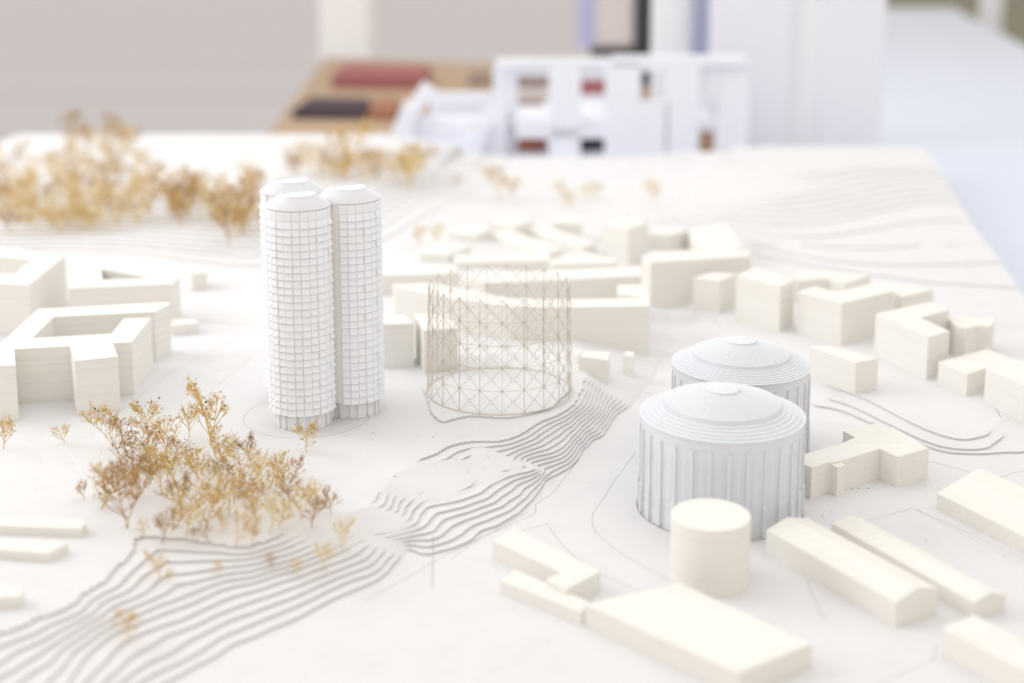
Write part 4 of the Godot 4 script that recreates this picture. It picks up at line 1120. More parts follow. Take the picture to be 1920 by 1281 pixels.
	block("corner_block", "first small cream block after the wide one along the street", [286.8, -2173.7, 320.5, -2205.4, 360.9, -2200.1, 326.1, -2153], 0.0020, 0.0608, "cream blocks along the right hand street", 0.0007)
	block("corner_block", "second street block, deep, with a grey chimney stub on its roof", [347, -2121, 386.2, -2168.1, 430.2, -2086.9, 401, -2047.9], 0.0030, 0.0790, "cream blocks along the right hand street", 0.0007)
	block("rear_wing", "low rear wing behind the chimney block", [461.7, -2249.5, 512.9, -2283.9, 588, -2249.5, 533.6, -2196.5, 512.8, -2229.3, 459.3, -2212.1], 0.0075, 0.0455, "cream blocks along the right hand street", 0.0007)
	block("corner_block", "third street block, L shaped, with a long right side", [427.2, -2047.3, 459.7, -2077.3, 485, -2045, 553.1, -2095.7, 570.7, -2049.7, 478.5, -1983.1], 0.0060, 0.0718, "cream blocks along the right hand street", 0.0007)
	block("rear_wing", "low rear wing at the back of the L shaped block", [564.8, -2140.3, 612.7, -2127.8, 646.9, -2103.1, 588.2, -2061.1, 582.8, -2093.3], 0.0075, 0.0602, "cream blocks along the right hand street", 0.0007)
	block("corner_block", "fourth street block with a recessed courtyard notch on its right", [517.7, -1942.9, 613.7, -2006.5, 628.9, -1964.4, 574.5, -1921.9, 596.8, -1857.4, 559, -1828.6], 0.0075, 0.0672, "cream blocks along the right hand street", 0.0007)
	block("ribbed_block", "block with a ribbed curved front behind the fourth street block", [628.9, -1969.6, 651, -1993.2, 667.4, -1969.6, 696.6, -1977, 691.8, -1955.8, 677.9, -1929.9, 659.2, -1935, 639.7, -1919.7, 629.1, -1931.9], 0.0075, 0.0523, "cream blocks along the right hand street", 0.0007)
	block("corner_block", "low fifth street block joined to the big one at the right edge", [569.6, -1812.5, 652.8, -1869.2, 671.1, -1832.3, 625.3, -1786.2, 591.5, -1760.6], 0.0075, 0.0380, "cream blocks along the right hand street", 0.0007)
	block("wide_block", "big cream block cut off by the right picture edge", [607, -1737.4, 653.7, -1784.8, 688.3, -1733.2, 652.6, -1638, 632.5, -1672.5], 0.0045, 0.0530, "cream blocks along the right hand street", 0.0007)
	block("gate_house", "white cream house with a shallow pitched roof, alone behind the rear drum", [402.6, -1840.2, 418, -1845, 440.4, -1835.4, 482.4, -1788.4, 448.6, -1770.2], 0.0030, 0.0503, "cream buildings round the white drums", 0.0007)
	block("winged_building", "sharp cream winged building with layered walls right of the front drum", [320.9, -1485.2, 373.9, -1519.9, 392.4, -1538.2, 383.5, -1558.3, 405.3, -1576.8, 431, -1581.6, 445, -1569.9, 467.2, -1504, 425.3, -1478.4, 412.2, -1502.7, 358.1, -1466.2, 344.8, -1462.6, 324, -1447.2, 315.6, -1459], 0.0000, 0.0361, "cream buildings round the white drums", 0.0004)
	block("stair_turret", "small square turret in front of the winged building", [346.2, -1467.8, 357, -1475, 363.6, -1461.7, 353.5, -1453.4], 0.0000, 0.0336, "cream buildings round the white drums", 0.0004)
	block("flat_hall", "broad low slab with a white flat roof in the foreground", [64.9, -1169, 154.1, -1210, 252.1, -1098.6, 182.9, -1051.8], 0.0000, 0.0208, "cream buildings round the white drums", 0.0012)
	block("low_bar", "narrow low bar leading to the broad foreground slab", [-10.9, -1231.1, 3, -1253.1, 69.9, -1189.3, 61.7, -1169.4], 0.0000, 0.0125, "cream buildings round the white drums", 0.0008)
	block("low_bar", "short cross wing joining the two low bars", [31.6, -1221.5, 46.9, -1235.6, 81.8, -1235.6, 49.6, -1201.5], 0.0000, 0.0183, "cream buildings round the white drums", 0.0006)
	block("low_bar", "low bar with a taller shaded front behind the narrow bar", [-19.4, -1304.4, 2.7, -1332.8, 83.3, -1236.4, 61.6, -1219], 0.0000, 0.0185, "cream buildings round the white drums", 0.0008)
	block("box_hall", "cream box in the bottom right corner of the site", [367.4, -1119.7, 401.7, -1141.3, 460.4, -1041.9, 432.7, -1014.3], 0.0000, 0.0251, "cream buildings round the white drums", 0.0012)
	var drum := Tris.new()
	drum.lathe([Vector2(0.0375, -0.004), Vector2(0.0375, 0.0652), Vector2(0.0367, 0.066), Vector2(0.0, 0.066)], 96)
	tag(put("plain_drum", drum.mesh(), M.cream, self, Vector3(0.1880, 0.0, -1.2580)), "plain cream cylinder with a flat white top before the front drum", "model building", "cream buildings round the white drums")
	gable("gabled_hall", "long gabled cream hall nearest, right of the plain cylinder", [252.1, -1316.7, 340.2, -1165.8, 385.8, -1192.1, 299.1, -1344.5], 0.0, 0.0235, 0.0311, "cream buildings round the white drums", 0)
	gable("gabled_hall", "second lower gabled hall, close behind the nearest hall", [324.8, -1349.6, 415.2, -1181.5, 448.3, -1195.7, 357.8, -1362.6], 0.0, 0.0155, 0.0215, "cream buildings round the white drums", 0)
	gable("hipped_hall", "low hipped cream hall at the right picture edge", [453.2, -1423.4, 548.6, -1235.2, 627.2, -1311.4, 520.3, -1493.2], 0.0, 0.0169, 0.0229, "cream buildings round the white drums", 0.08)
	for k in 9: sprigs.append(grow_sprig(40 + k, [0.85, 1.15, 0.7, 1.4, 1.0, 0.9, 1.0, 1.3, 0.9][k], [5, 7, 5, 6, 7, 5, 4, 4, 3][k], 3))
	sprig("narrow golden sprig at the left end of the cluster's back row", "dried flower trees of the near cluster", -0.4527, -1.5239, 0.0520, 0, "gold", 3.91, Vector2(-0.17, 0.06))
	sprig("dense brown sprig behind the left end of the cluster, next to the narrow golden one", "dried flower trees of the near cluster", -0.4329, -1.5044, 0.0507, 7, "brown", 4.99, Vector2(-0.08, 0.11))
	sprig("umbrella shaped golden sprig with a thick straight stem, back row", "dried flower trees of the near cluster", -0.4176, -1.5405, 0.0525, 1, "gold", 4.65, Vector2(0.06, 0.10))
	sprig("straw coloured sprig with a thick stem in the middle of the back row", "dried flower trees of the near cluster", -0.3808, -1.4791, 0.0520, 4, "straw", 0.18, Vector2(-0.12, -0.01))
	sprig("dense brown sprig leaning right beside the thick straw stem", "dried flower trees of the near cluster", -0.3733, -1.4699, 0.0378, 7, "brown", 5.92, Vector2(0.37, 0.04))
	sprig("small pale golden sprig on the skyline between the two tall sprigs", "dried flower trees of the near cluster", -0.3729, -1.5541, 0.0397, 0, "straw", 5.66, Vector2(-0.02, -0.09))
	sprig("tallest sprig of the cluster, pointed, with many dark seed beads", "dried flower trees of the near cluster", -0.3436, -1.5289, 0.0698, 5, "gold", 2.95, Vector2(0.10, -0.06))
	sprig("golden sprig leaning right under the tallest sprig", "dried flower trees of the near cluster", -0.3265, -1.4699, 0.0425, 2, "gold", 3.41, Vector2(0.36, 0.02))
	sprig("short straw sprig at the foot of the tallest sprig's right side", "dried flower trees of the near cluster", -0.3147, -1.4577, 0.0330, 0, "straw", 0.08, Vector2(0.04, -0.07))
	sprig("dense brown sprig with bare leaning stem at the right of the back row", "dried flower trees of the near cluster", -0.2855, -1.4699, 0.0359, 1, "brown", 1.76, Vector2(-0.26, 0.10))
	sprig("bushy brown sprig in the middle of the cluster's left half", "dried flower trees of the near cluster", -0.3951, -1.4207, 0.0342, 4, "brown", 4.81, Vector2(-0.26, -0.08))
	sprig("brown sprig with a long bare stem slanting up to the right", "dried flower trees of the near cluster", -0.4178, -1.3519, 0.0536, 2, "brown", 5.01, Vector2(0.49, -0.09))
	sprig("crooked russet sprig with a forked stem at the cluster's left front", "dried flower trees of the near cluster", -0.3793, -1.3072, 0.0658, 5, "russet", 3.88, Vector2(0.05, -0.09))
	sprig("brown sprig just behind the crooked russet one", "dried flower trees of the near cluster", -0.3904, -1.3855, 0.0454, 0, "brown", 0.01, Vector2(0.22, 0.09))
	sprig("round golden sprig at the centre of the cluster", "dried flower trees of the near cluster", -0.3661, -1.3924, 0.0424, 4, "gold", 1.32, Vector2(-0.06, -0.07))
	sprig("tiny russet sprig with forked twigs at the far left of the cluster", "dried flower trees of the near cluster", -0.4417, -1.3773, 0.0207, 0, "russet", 6.17, Vector2(-0.20, 0.09))
	sprig("tiny pale sprig above the tiny russet one", "dried flower trees of the near cluster", -0.4432, -1.4324, 0.0189, 1, "pale", 1.82, Vector2(-0.07, 0.11))
	sprig("pale yellow sprig between the tiny russet one and the slanting stem", "dried flower trees of the near cluster", -0.4148, -1.3585, 0.0310, 4, "pale", 3.39, Vector2(0.06, 0.04))
	sprig("single beaded sprig in front of the trefoil tower's foot", "dried flower trees of the near cluster", -0.2315, -1.5093, 0.0374, 1, "gold", 1.29, Vector2(-0.02, 0.11))
	sprig("small thin straw sprig alone on the mound's left edge", "dried flower trees of the near cluster", -0.5125, -1.5372, 0.0256, 5, "straw", 4.34, Vector2(-0.05, 0.11))
	sprig("golden sprig cut by the left picture edge on the mound", "dried flower trees of the near cluster", -0.5751, -1.5174, 0.0355, 2, "gold", 5.61, Vector2(0.05, -0.05))
	sprig("pale sprig right of the bare leaning stem", "dried flower trees of the near cluster", -0.2722, -1.4280, 0.0311, 0, "pale", 2.27, Vector2(0.16, -0.08))
	sprig("straw sprig at the cluster's right shoulder", "dried flower trees of the near cluster", -0.2495, -1.4107, 0.0384, 4, "straw", 0.92, Vector2(0.13, -0.10))
	sprig("airy reddish sprig nearest to the tower on the right shoulder", "dried flower trees of the near cluster", -0.2322, -1.4309, 0.0260, 1, "russet", 1.89, Vector2(0.09, 0.02))
	sprig("dense golden sprig below the right shoulder", "dried flower trees of the near cluster", -0.2507, -1.3719, 0.0325, 3, "gold", 0.02, Vector2(-0.09, 0.04))
	sprig("dense reddish sprig at the right of the cluster", "dried flower trees of the near cluster", -0.2246, -1.3519, 0.0370, 4, "russet", 2.12, Vector2(-0.08, -0.05))
	sprig("brown sprig with a dark bare stem at the cluster's right front", "dried flower trees of the near cluster", -0.1981, -1.3097, 0.0361, 5, "brown", 5.14, Vector2(0.11, -0.00))
	sprig("tiny bare dark twig right of the brown right front sprig", "dried flower trees of the near cluster", -0.1909, -1.3719, 0.0157, 2, "brown", 1.98, Vector2(0.08, -0.00))
	sprig("small open sprig at the far right of the cluster", "dried flower trees of the near cluster", -0.1825, -1.3401, 0.0239, 1, "russet", 4.43, Vector2(0.05, -0.11))
	sprig("pale thin sprig farthest right, near the contour steps", "dried flower trees of the near cluster", -0.1659, -1.2901, 0.0320, 5, "pale", 6.12, Vector2(-0.05, -0.11))
	sprig("pale blurred sprig just below the farthest right one", "dried flower trees of the near cluster", -0.1791, -1.2572, 0.0302, 0, "pale", 4.71, Vector2(0.09, 0.08))
	sprig("tall pale sprig under the dense reddish one", "dried flower trees of the near cluster", -0.2366, -1.2950, 0.0428, 4, "pale", 0.11, Vector2(0.19, 0.07))
	sprig("wide golden sprig in the cluster's front row", "dried flower trees of the near cluster", -0.3159, -1.2889, 0.0456, 3, "gold", 2.30, Vector2(0.02, 0.02))
	sprig("golden sprig leaning right in the front row", "dried flower trees of the near cluster", -0.3012, -1.3072, 0.0390, 1, "gold", 0.06, Vector2(0.23, -0.11))
	sprig("straw sprig right of the centre", "dried flower trees of the near cluster", -0.2835, -1.3349, 0.0427, 4, "straw", 1.14, Vector2(0.03, 0.11))
	sprig("brown sprig at the left end of the low arch in front", "dried flower trees of the near cluster", -0.3373, -1.2770, 0.0353, 4, "brown", 1.23, Vector2(0.26, 0.06))
	sprig("brown sprig arching left in front", "dried flower trees of the near cluster", -0.2916, -1.2770, 0.0253, 7, "brown", 5.84, Vector2(-0.58, 0.11))
	sprig("pale small sprig where the uppermost contour line starts", "dried flower trees of the near cluster", -0.3564, -1.2853, 0.0213, 0, "pale", 2.16, Vector2(-0.05, -0.03))
	sprig("small straw sprig on the slope under the cluster", "dried flower trees of the near cluster", -0.3244, -1.2154, 0.0283, 5, "straw", 3.30, Vector2(0.02, 0.07))
	sprig("very small golden sprig beside the small straw one on the slope", "dried flower trees of the near cluster", -0.3150, -1.2133, 0.0125, 0, "gold", 0.68, Vector2(-0.08, 0.06))
	sprig("golden sprig standing alone on the lower contour steps", "dried flower trees of the near cluster", -0.3282, -1.1229, 0.0302, 4, "gold", 5.01, Vector2(-0.08, 0.09))
	sprig("tiny straw sprig on the middle of the slope", "dried flower trees of the near cluster", -0.2746, -1.2315, 0.0132, 1, "straw", 0.23, Vector2(-0.04, 0.11))
	sprig("straw sprig leaning right over the first contour steps", "dried flower trees of the near cluster", -0.2643, -1.2659, 0.0363, 2, "straw", 0.57, Vector2(0.40, -0.04))
	sprig("tiny russet sprig on the contour steps", "dried flower trees of the near cluster", -0.2268, -1.2490, 0.0145, 4, "russet", 3.84, Vector2(-0.07, 0.10))
	sprig("tiny yellow sprig on the contour steps right of the russet one", "dried flower trees of the near cluster", -0.2051, -1.2457, 0.0156, 3, "straw", 2.13, Vector2(0.00, 0.10))
	sprig("small golden sprig at the top of the contour steps", "dried flower trees of the near cluster", -0.2485, -1.2717, 0.0189, 0, "gold", 3.42, Vector2(0.15, -0.05))
	sprig("brown sprig behind the wide golden one", "dried flower trees of the near cluster", -0.3317, -1.3349, 0.0427, 1, "brown", 1.99, Vector2(-0.11, -0.08))
	sprig("pointed golden sprig in the middle of the right half", "dried flower trees of the near cluster", -0.2751, -1.3786, 0.0358, 5, "gold", 0.49, Vector2(-0.08, -0.08))
	sprig("brown sprig behind the centre straw one", "dried flower trees of the near cluster", -0.3013, -1.4107, 0.0346, 0, "brown", 4.33, Vector2(-0.09, 0.12))
	sprig("golden sprig under the leaning brown one, centre back", "dried flower trees of the near cluster", -0.3344, -1.4207, 0.0367, 4, "gold", 1.01, Vector2(-0.07, -0.11))
	sprig("straw sprig between the dense reddish and tall pale ones", "dried flower trees of the near cluster", -0.2297, -1.3097, 0.0301, 1, "straw", 6.20, Vector2(0.28, 0.01))
	sprig("thick brown sprig in the gap left of the umbrella shaped one", "dried flower trees of the near cluster", -0.3919, -1.4577, 0.0526, 7, "brown", 2.55, Vector2(-0.27, -0.06))
	sprig("straw sprig left of the bare leaning stem", "dried flower trees of the near cluster", -0.2919, -1.4207, 0.0419, 3, "straw", 3.73, Vector2(-0.07, 0.08))
	sprig("golden pointed sprig before the thick straw stem", "dried flower trees of the near cluster", -0.3538, -1.4064, 0.0491, 5, "gold", 2.86, Vector2(-0.15, -0.02))
	sprig("golden sprig left of the brown right front one", "dried flower trees of the near cluster", -0.2100, -1.3260, 0.0364, 0, "gold", 0.35, Vector2(-0.05, 0.10))
	sprig("full golden sprig in the very middle of the cluster", "dried flower trees of the near cluster", -0.3017, -1.3453, 0.0461, 3, "gold", 0.21, Vector2(-0.10, -0.00))
	sprig("russet sprig between the pointed golden and tall pale ones", "dried flower trees of the near cluster", -0.2585, -1.3388, 0.0367, 3, "russet", 5.27, Vector2(-0.06, -0.09))
	sprig("low russet wisp below the narrow golden one", "dried flower trees of the near cluster", -0.4309, -1.4729, 0.0353, 6, "russet", 0.67, Vector2(0.23, -0.02))
	sprig("low straw coloured wisp under the umbrella shaped one", "dried flower trees of the near cluster", -0.3878, -1.4577, 0.0317, 2, "straw", 2.85, Vector2(-0.17, 0.12))
	sprig("low straw coloured wisp under the brown one leaning right", "dried flower trees of the near cluster", -0.3594, -1.4501, 0.0321, 6, "straw", 4.33, Vector2(0.26, -0.04))
	sprig("low golden wisp before the centre back golden one", "dried flower trees of the near cluster", -0.3257, -1.4064, 0.0305, 2, "gold", 0.71, Vector2(-0.06, 0.08))
	sprig("low russet wisp under the centre straw one", "dried flower trees of the near cluster", -0.2857, -1.3651, 0.0330, 6, "russet", 5.45, Vector2(0.23, -0.08))
	sprig("low pale wisp under the right shoulder", "dried flower trees of the near cluster", -0.2628, -1.4064, 0.0363, 7, "pale", 2.27, Vector2(-0.06, 0.07))
	sprig("low golden wisp under the airy reddish one", "dried flower trees of the near cluster", -0.2392, -1.3924, 0.0342, 5, "gold", 2.28, Vector2(0.12, 0.05))
	sprig("low golden wisp by the wide golden one", "dried flower trees of the near cluster", -0.3305, -1.3072, 0.0266, 5, "gold", 6.01, Vector2(0.21, -0.04))
	sprig("low straw coloured wisp right of the low arch", "dried flower trees of the near cluster", -0.2835, -1.2950, 0.0228, 7, "straw", 4.86, Vector2(0.10, -0.04))
	sprig("low golden wisp left of the tall pale one", "dried flower trees of the near cluster", -0.2529, -1.3134, 0.0347, 5, "gold", 2.18, Vector2(0.02, 0.03))
	sprig("low pale wisp above the right front brown one", "dried flower trees of the near cluster", -0.1994, -1.3453, 0.0358, 6, "pale", 6.13, Vector2(-0.03, 0.11))
	sprig("low russet wisp under the bushy brown one", "dried flower trees of the near cluster", -0.4070, -1.3855, 0.0388, 2, "russet", 5.25, Vector2(-0.10, 0.10))
	sprig("low pale wisp behind the front row", "dried flower trees of the near cluster", -0.3468, -1.3651, 0.0249, 6, "pale", 1.08, Vector2(-0.08, 0.07))
	sprig("golden sprig with a tall top, left of a pair under the white section model", "dried flower trees of the far hill", -0.0273, -3.0815, 0.0781, 0, "gold", 3.65, Vector2(-0.05, 0.04))
	sprig("round golden sprig, right of a pair under the white section model", "dried flower trees of the far hill", 0.0024, -3.1181, 0.0487, 4, "gold", 2.64, Vector2(0.00, 0.03))
	sprig("straw sprig standing lowest of the thin group behind the back row of blocks", "dried flower trees of the far hill", 0.1237, -2.9994, 0.0432, 1, "straw", 4.87, Vector2(0.03, 0.03))
	sprig("pale sprig at the left of the thin group behind the back row of blocks", "dried flower trees of the far hill", 0.1098, -3.0997, 0.0459, 0, "pale", 4.52, Vector2(-0.06, -0.11))
	sprig("palest thin sprig at the right of the group behind the back row", "dried flower trees of the far hill", 0.1661, -3.0815, 0.0430, 5, "pale", 1.00, Vector2(0.00, -0.01))
	sprig("faint pale sprig beside the palest thin one", "dried flower trees of the far hill", 0.1944, -3.1181, 0.0395, 1, "pale", 4.08, Vector2(-0.03, -0.07))
	sprig("single pale pinkish sprig alone before the right hand hill", "dried flower trees of the far hill", 0.3074, -3.0224, 0.0550, 4, "pale", 4.31, Vector2(-0.05, 0.03))
	sprig("left one of two straw sprigs between tower and back row", "dried flower trees of the far hill", -0.1694, -2.5146, 0.0398, 0, "straw", 0.26, Vector2(-0.08, -0.01))
	sprig("right one of two straw sprigs between tower and back row", "dried flower trees of the far hill", -0.1357, -2.5410, 0.0380, 4, "pale", 1.42, Vector2(-0.06, -0.11))
	sprig("small golden sprig at the right foot of the left hill", "dried flower trees of the far hill", -0.1243, -3.1775, 0.0267, 1, "gold", 0.84, Vector2(-0.15, -0.04))
	sprig("full golden sprig at the right end of the hill wood, clear of the tower", "dried flower trees of the far hill", -0.2227, -3.0194, 0.0976, 4, "gold", 1.14, Vector2(0.05, -0.07))
	sprig("tall golden sprig rising over the tower's right cap", "dried flower trees of the far hill", -0.3743, -3.0760, 0.1224, 5, "gold", 0.22, Vector2(0.02, -0.01))
	sprig("dark brown sprig at the foot of the left hill beside the tower", "dried flower trees of the far hill", -0.5093, -2.4809, 0.0953, 5, "brown", 2.39, Vector2(0.02, 0.03))
	sprig("tall russet sprig left of the tower's shoulder", "dried flower trees of the far hill", -0.5002, -2.5618, 0.1034, 4, "russet", 3.71, Vector2(0.03, -0.06))
	sprig("small deep golden sprig low on the left hill", "dried flower trees of the far hill", -0.8745, -2.6078, 0.0411, 4, "gold", 5.67, Vector2(0.05, -0.12))
	sprig("golden forked sprig low on the left hill", "dried flower trees of the far hill", -0.8128, -2.5970, 0.0498, 2, "gold", 2.55, Vector2(0.15, -0.05))
	sprig("brown sprig on the crest of the left hill, farthest left", "dried flower trees of the far hill", -1.1421, -3.5808, 0.0804, 1, "brown", 2.58, Vector2(0.27, -0.09))
	sprig("brown sprig on the crest of the left hill, left of the bare white top", "dried flower trees of the far hill", -1.0327, -3.5808, 0.0700, 4, "brown", 5.22, Vector2(0.15, -0.03))
	sprig("dense dark brown sprig in the middle of the hill wood", "dried flower trees of the far hill", -0.6442, -2.6712, 0.0962, 3, "brown", 0.23, Vector2(0.06, 0.03))
	sprig("blurred russet sprig in the left hill's dense wood, left part, lower slope", "dried flower trees of the far hill", -1.0534, -2.8614, 0.0422, 7, "russet", 5.14, Vector2(-0.03, 0.09))
	sprig("blurred russet sprig in the left hill's dense wood, middle part, mid slope", "dried flower trees of the far hill", -0.8846, -3.0104, 0.0447, 7, "russet", 6.01, Vector2(0.19, 0.03))
	sprig("blurred golden sprig in the left hill's dense wood, left part, lower slope", "dried flower trees of the far hill", -0.8814, -2.6324, 0.0431, 8, "gold", 3.39, Vector2(-0.07, 0.11))
	sprig("blurred straw coloured sprig in the left hill's dense wood, middle part, lower slope", "dried flower trees of the far hill", -0.7918, -2.5851, 0.0422, 8, "straw", 2.39, Vector2(0.18, 0.12))
	sprig("blurred straw coloured sprig in the left hill's dense wood, left part, mid slope", "dried flower trees of the far hill", -0.9314, -2.9698, 0.0478, 7, "straw", 0.90, Vector2(-0.19, 0.05))
	sprig("blurred russet sprig in the left hill's dense wood, left part, mid slope", "dried flower trees of the far hill", -1.0559, -2.9146, 0.0417, 7, "russet", 4.91, Vector2(-0.10, -0.07))
	sprig("blurred russet sprig in the left hill's dense wood, left part, lower slope", "dried flower trees of the far hill", -0.9327, -2.5784, 0.0618, 8, "russet", 4.05, Vector2(0.04, 0.07))
	sprig("blurred russet sprig in the left hill's dense wood, left part, lower slope", "dried flower trees of the far hill", -0.9923, -2.7127, 0.0538, 8, "russet", 1.86, Vector2(0.01, -0.01))
	sprig("blurred golden sprig in the left hill's dense wood, left part, lower slope", "dried flower trees of the far hill", -0.9065, -2.7223, 0.0341, 8, "gold", 2.86, Vector2(0.17, 0.12))
	sprig("blurred straw coloured sprig in the left hill's dense wood, middle part, lower slope", "dried flower trees of the far hill", -0.8325, -2.7015, 0.0507, 8, "straw", 4.45, Vector2(0.05, -0.01))
	sprig("blurred brown sprig in the left hill's dense wood, middle part, mid slope", "dried flower trees of the far hill", -0.7707, -2.9905, 0.0541, 7, "brown", 2.92, Vector2(0.10, -0.06))
	sprig("blurred pale sprig in the left hill's dense wood, left part, lower slope", "dried flower trees of the far hill", -1.0302, -2.7011, 0.0559, 7, "pale", 0.90, Vector2(-0.01, 0.01))
	sprig("blurred russet sprig in the left hill's dense wood, left part, mid slope", "dried flower trees of the far hill", -0.9538, -3.0455, 0.0492, 6, "russet", 0.43, Vector2(-0.11, 0.10))
	sprig("blurred pale sprig in the left hill's dense wood, middle part, lower slope", "dried flower trees of the far hill", -0.7620, -2.7749, 0.0460, 6, "pale", 6.27, Vector2(0.08, -0.14))
	sprig("blurred golden sprig in the left hill's dense wood, middle part, lower slope", "dried flower trees of the far hill", -0.7462, -2.7867, 0.0539, 6, "gold", 6.24, Vector2(0.08, -0.02))
	sprig("blurred golden sprig in the left hill's dense wood, left part, lower slope", "dried flower trees of the far hill", -0.9598, -2.6869, 0.0514, 6, "gold", 3.49, Vector2(0.06, 0.07))
	sprig("blurred straw coloured sprig in the left hill's dense wood, left part, lower slope", "dried flower trees of the far hill", -0.9752, -2.8408, 0.0586, 6, "straw", 0.06, Vector2(-0.16, 0.06))
	sprig("blurred golden sprig in the left hill's dense wood, left part, lower slope", "dried flower trees of the far hill", -0.8766, -2.7798, 0.0379, 7, "gold", 0.95, Vector2(0.05, 0.00))
	sprig("blurred straw coloured sprig in the left hill's dense wood, middle part, lower slope", "dried flower trees of the far hill", -0.7247, -2.8034, 0.0358, 6, "straw", 1.60, Vector2(0.10, 0.01))
	sprig("blurred pale sprig in the left hill's dense wood, left part, mid slope", "dried flower trees of the far hill", -1.0899, -3.0088, 0.0449, 6, "pale", 4.48, Vector2(0.06, -0.12))
	sprig("blurred russet sprig in the left hill's dense wood, middle part, upper slope", "dried flower trees of the far hill", -0.9408, -3.2477, 0.0467, 7, "russet", 5.51, Vector2(-0.01, -0.05))
	sprig("blurred golden sprig in the left hill's dense wood, middle part, lower slope", "dried flower trees of the far hill", -0.7498, -2.7350, 0.0578, 7, "gold", 4.28, Vector2(-0.11, -0.12))
	sprig("blurred golden sprig in the left hill's dense wood, left part, lower slope", "dried flower trees of the far hill", -1.0149, -2.8008, 0.0421, 8, "gold", 4.43, Vector2(0.12, -0.04))
	sprig("blurred pale sprig in the left hill's dense wood, middle part, mid slope", "dried flower trees of the far hill", -0.8548, -3.0204, 0.0461, 7, "pale", 3.25, Vector2(0.04, 0.02))
	sprig("blurred straw coloured sprig in the left hill's dense wood, left part, lower slope", "dried flower trees of the far hill", -0.9352, -2.6349, 0.0525, 7, "straw", 0.00, Vector2(-0.01, 0.12))
	sprig("blurred golden sprig in the left hill's dense wood, middle part, mid slope", "dried flower trees of the far hill", -0.8700, -2.9269, 0.0394, 8, "gold", 1.00, Vector2(-0.05, -0.03))
	sprig("blurred straw coloured sprig in the left hill's dense wood, middle part, mid slope", "dried flower trees of the far hill", -0.8154, -3.1175, 0.0569, 7, "straw", 4.22, Vector2(-0.19, 0.12))
	sprig("blurred golden sprig in the left hill's dense wood, left part, lower slope", "dried flower trees of the far hill", -1.0081, -2.6587, 0.0373, 8, "gold", 2.04, Vector2(-0.02, -0.08))
	sprig("blurred pale sprig in the left hill's dense wood, middle part, lower slope", "dried flower trees of the far hill", -0.8446, -2.7796, 0.0442, 7, "pale", 1.16, Vector2(-0.06, -0.13))
	sprig("blurred russet sprig in the left hill's dense wood, left part, upper slope", "dried flower trees of the far hill", -1.1256, -3.1619, 0.0461, 7, "russet", 0.04, Vector2(-0.18, 0.08))
	sprig("blurred brown sprig in the left hill's dense wood, left part, lower slope", "dried flower trees of the far hill", -0.9310, -2.8588, 0.0485, 7, "brown", 5.90, Vector2(0.09, -0.08))
	sprig("blurred pale sprig in the left hill's dense wood, middle part, mid slope", "dried flower trees of the far hill", -0.7964, -2.9221, 0.0408, 6, "pale", 3.12, Vector2(0.11, -0.14))
	sprig("blurred straw coloured sprig in the left hill's dense wood, middle part, mid slope", "dried flower trees of the far hill", -0.9214, -3.1373, 0.0561, 6, "straw", 3.40, Vector2(0.17, 0.03))
	sprig("blurred pale sprig in the left hill's dense wood, left part, lower slope", "dried flower trees of the far hill", -0.8961, -2.8405, 0.0377, 6, "pale", 5.73, Vector2(-0.08, -0.02))
	sprig("blurred straw coloured sprig in the left hill's dense wood, middle part, mid slope", "dried flower trees of the far hill", -0.8456, -3.1468, 0.0475, 7, "straw", 5.15, Vector2(-0.07, -0.11))
	sprig("blurred straw coloured sprig in the left hill's dense wood, left part, mid slope", "dried flower trees of the far hill", -1.1527, -3.1265, 0.0611, 8, "straw", 1.54, Vector2(-0.18, 0.06))
	sprig("blurred brown sprig in the left hill's dense wood, left part, mid slope", "dried flower trees of the far hill", -1.0887, -2.9654, 0.0555, 6, "brown", 5.63, Vector2(0.06, 0.08))
	sprig("blurred golden sprig in the left hill's dense wood, left part, lower slope", "dried flower trees of the far hill", -0.9271, -2.6808, 0.0430, 7, "gold", 1.06, Vector2(-0.09, 0.05))
	sprig("blurred russet sprig in the left hill's dense wood, left part, lower slope", "dried flower trees of the far hill", -0.9303, -2.7105, 0.0348, 6, "russet", 0.32, Vector2(-0.15, -0.04))
	sprig("blurred straw coloured sprig in the left hill's dense wood, left part, mid slope", "dried flower trees of the far hill", -1.0334, -2.9582, 0.0440, 6, "straw", 3.67, Vector2(0.13, 0.07))
	sprig("blurred golden sprig in the left hill's dense wood, left part, lower slope", "dried flower trees of the far hill", -0.8397, -2.6066, 0.0433, 7, "gold", 5.75, Vector2(-0.02, -0.02))
	sprig("blurred golden sprig in the left hill's dense wood, middle part, mid slope", "dried flower trees of the far hill", -0.8036, -2.9663, 0.0349, 8, "gold", 1.48, Vector2(0.08, -0.04))
	sprig("blurred straw coloured sprig in the left hill's dense wood, left part, lower slope", "dried flower trees of the far hill", -0.8542, -2.6750, 0.0497, 7, "straw", 4.80, Vector2(0.11, -0.04))
	sprig("blurred brown sprig in the left hill's dense wood, middle part, lower slope", "dried flower trees of the far hill", -0.7308, -2.6795, 0.0357, 7, "brown", 2.52, Vector2(-0.14, 0.10))
	sprig("blurred golden sprig in the left hill's dense wood, left part, upper slope", "dried flower trees of the far hill", -1.0041, -3.2013, 0.0551, 7, "gold", 5.65, Vector2(-0.12, 0.09))
	sprig("blurred straw coloured sprig in the left hill's dense wood, middle part, mid slope", "dried flower trees of the far hill", -0.9021, -2.9929, 0.0530, 8, "straw", 1.96, Vector2(-0.05, -0.01))
	sprig("blurred pale sprig in the left hill's dense wood, middle part, lower slope", "dried flower trees of the far hill", -0.7117, -2.6149, 0.0357, 6, "pale", 5.02, Vector2(-0.05, 0.03))
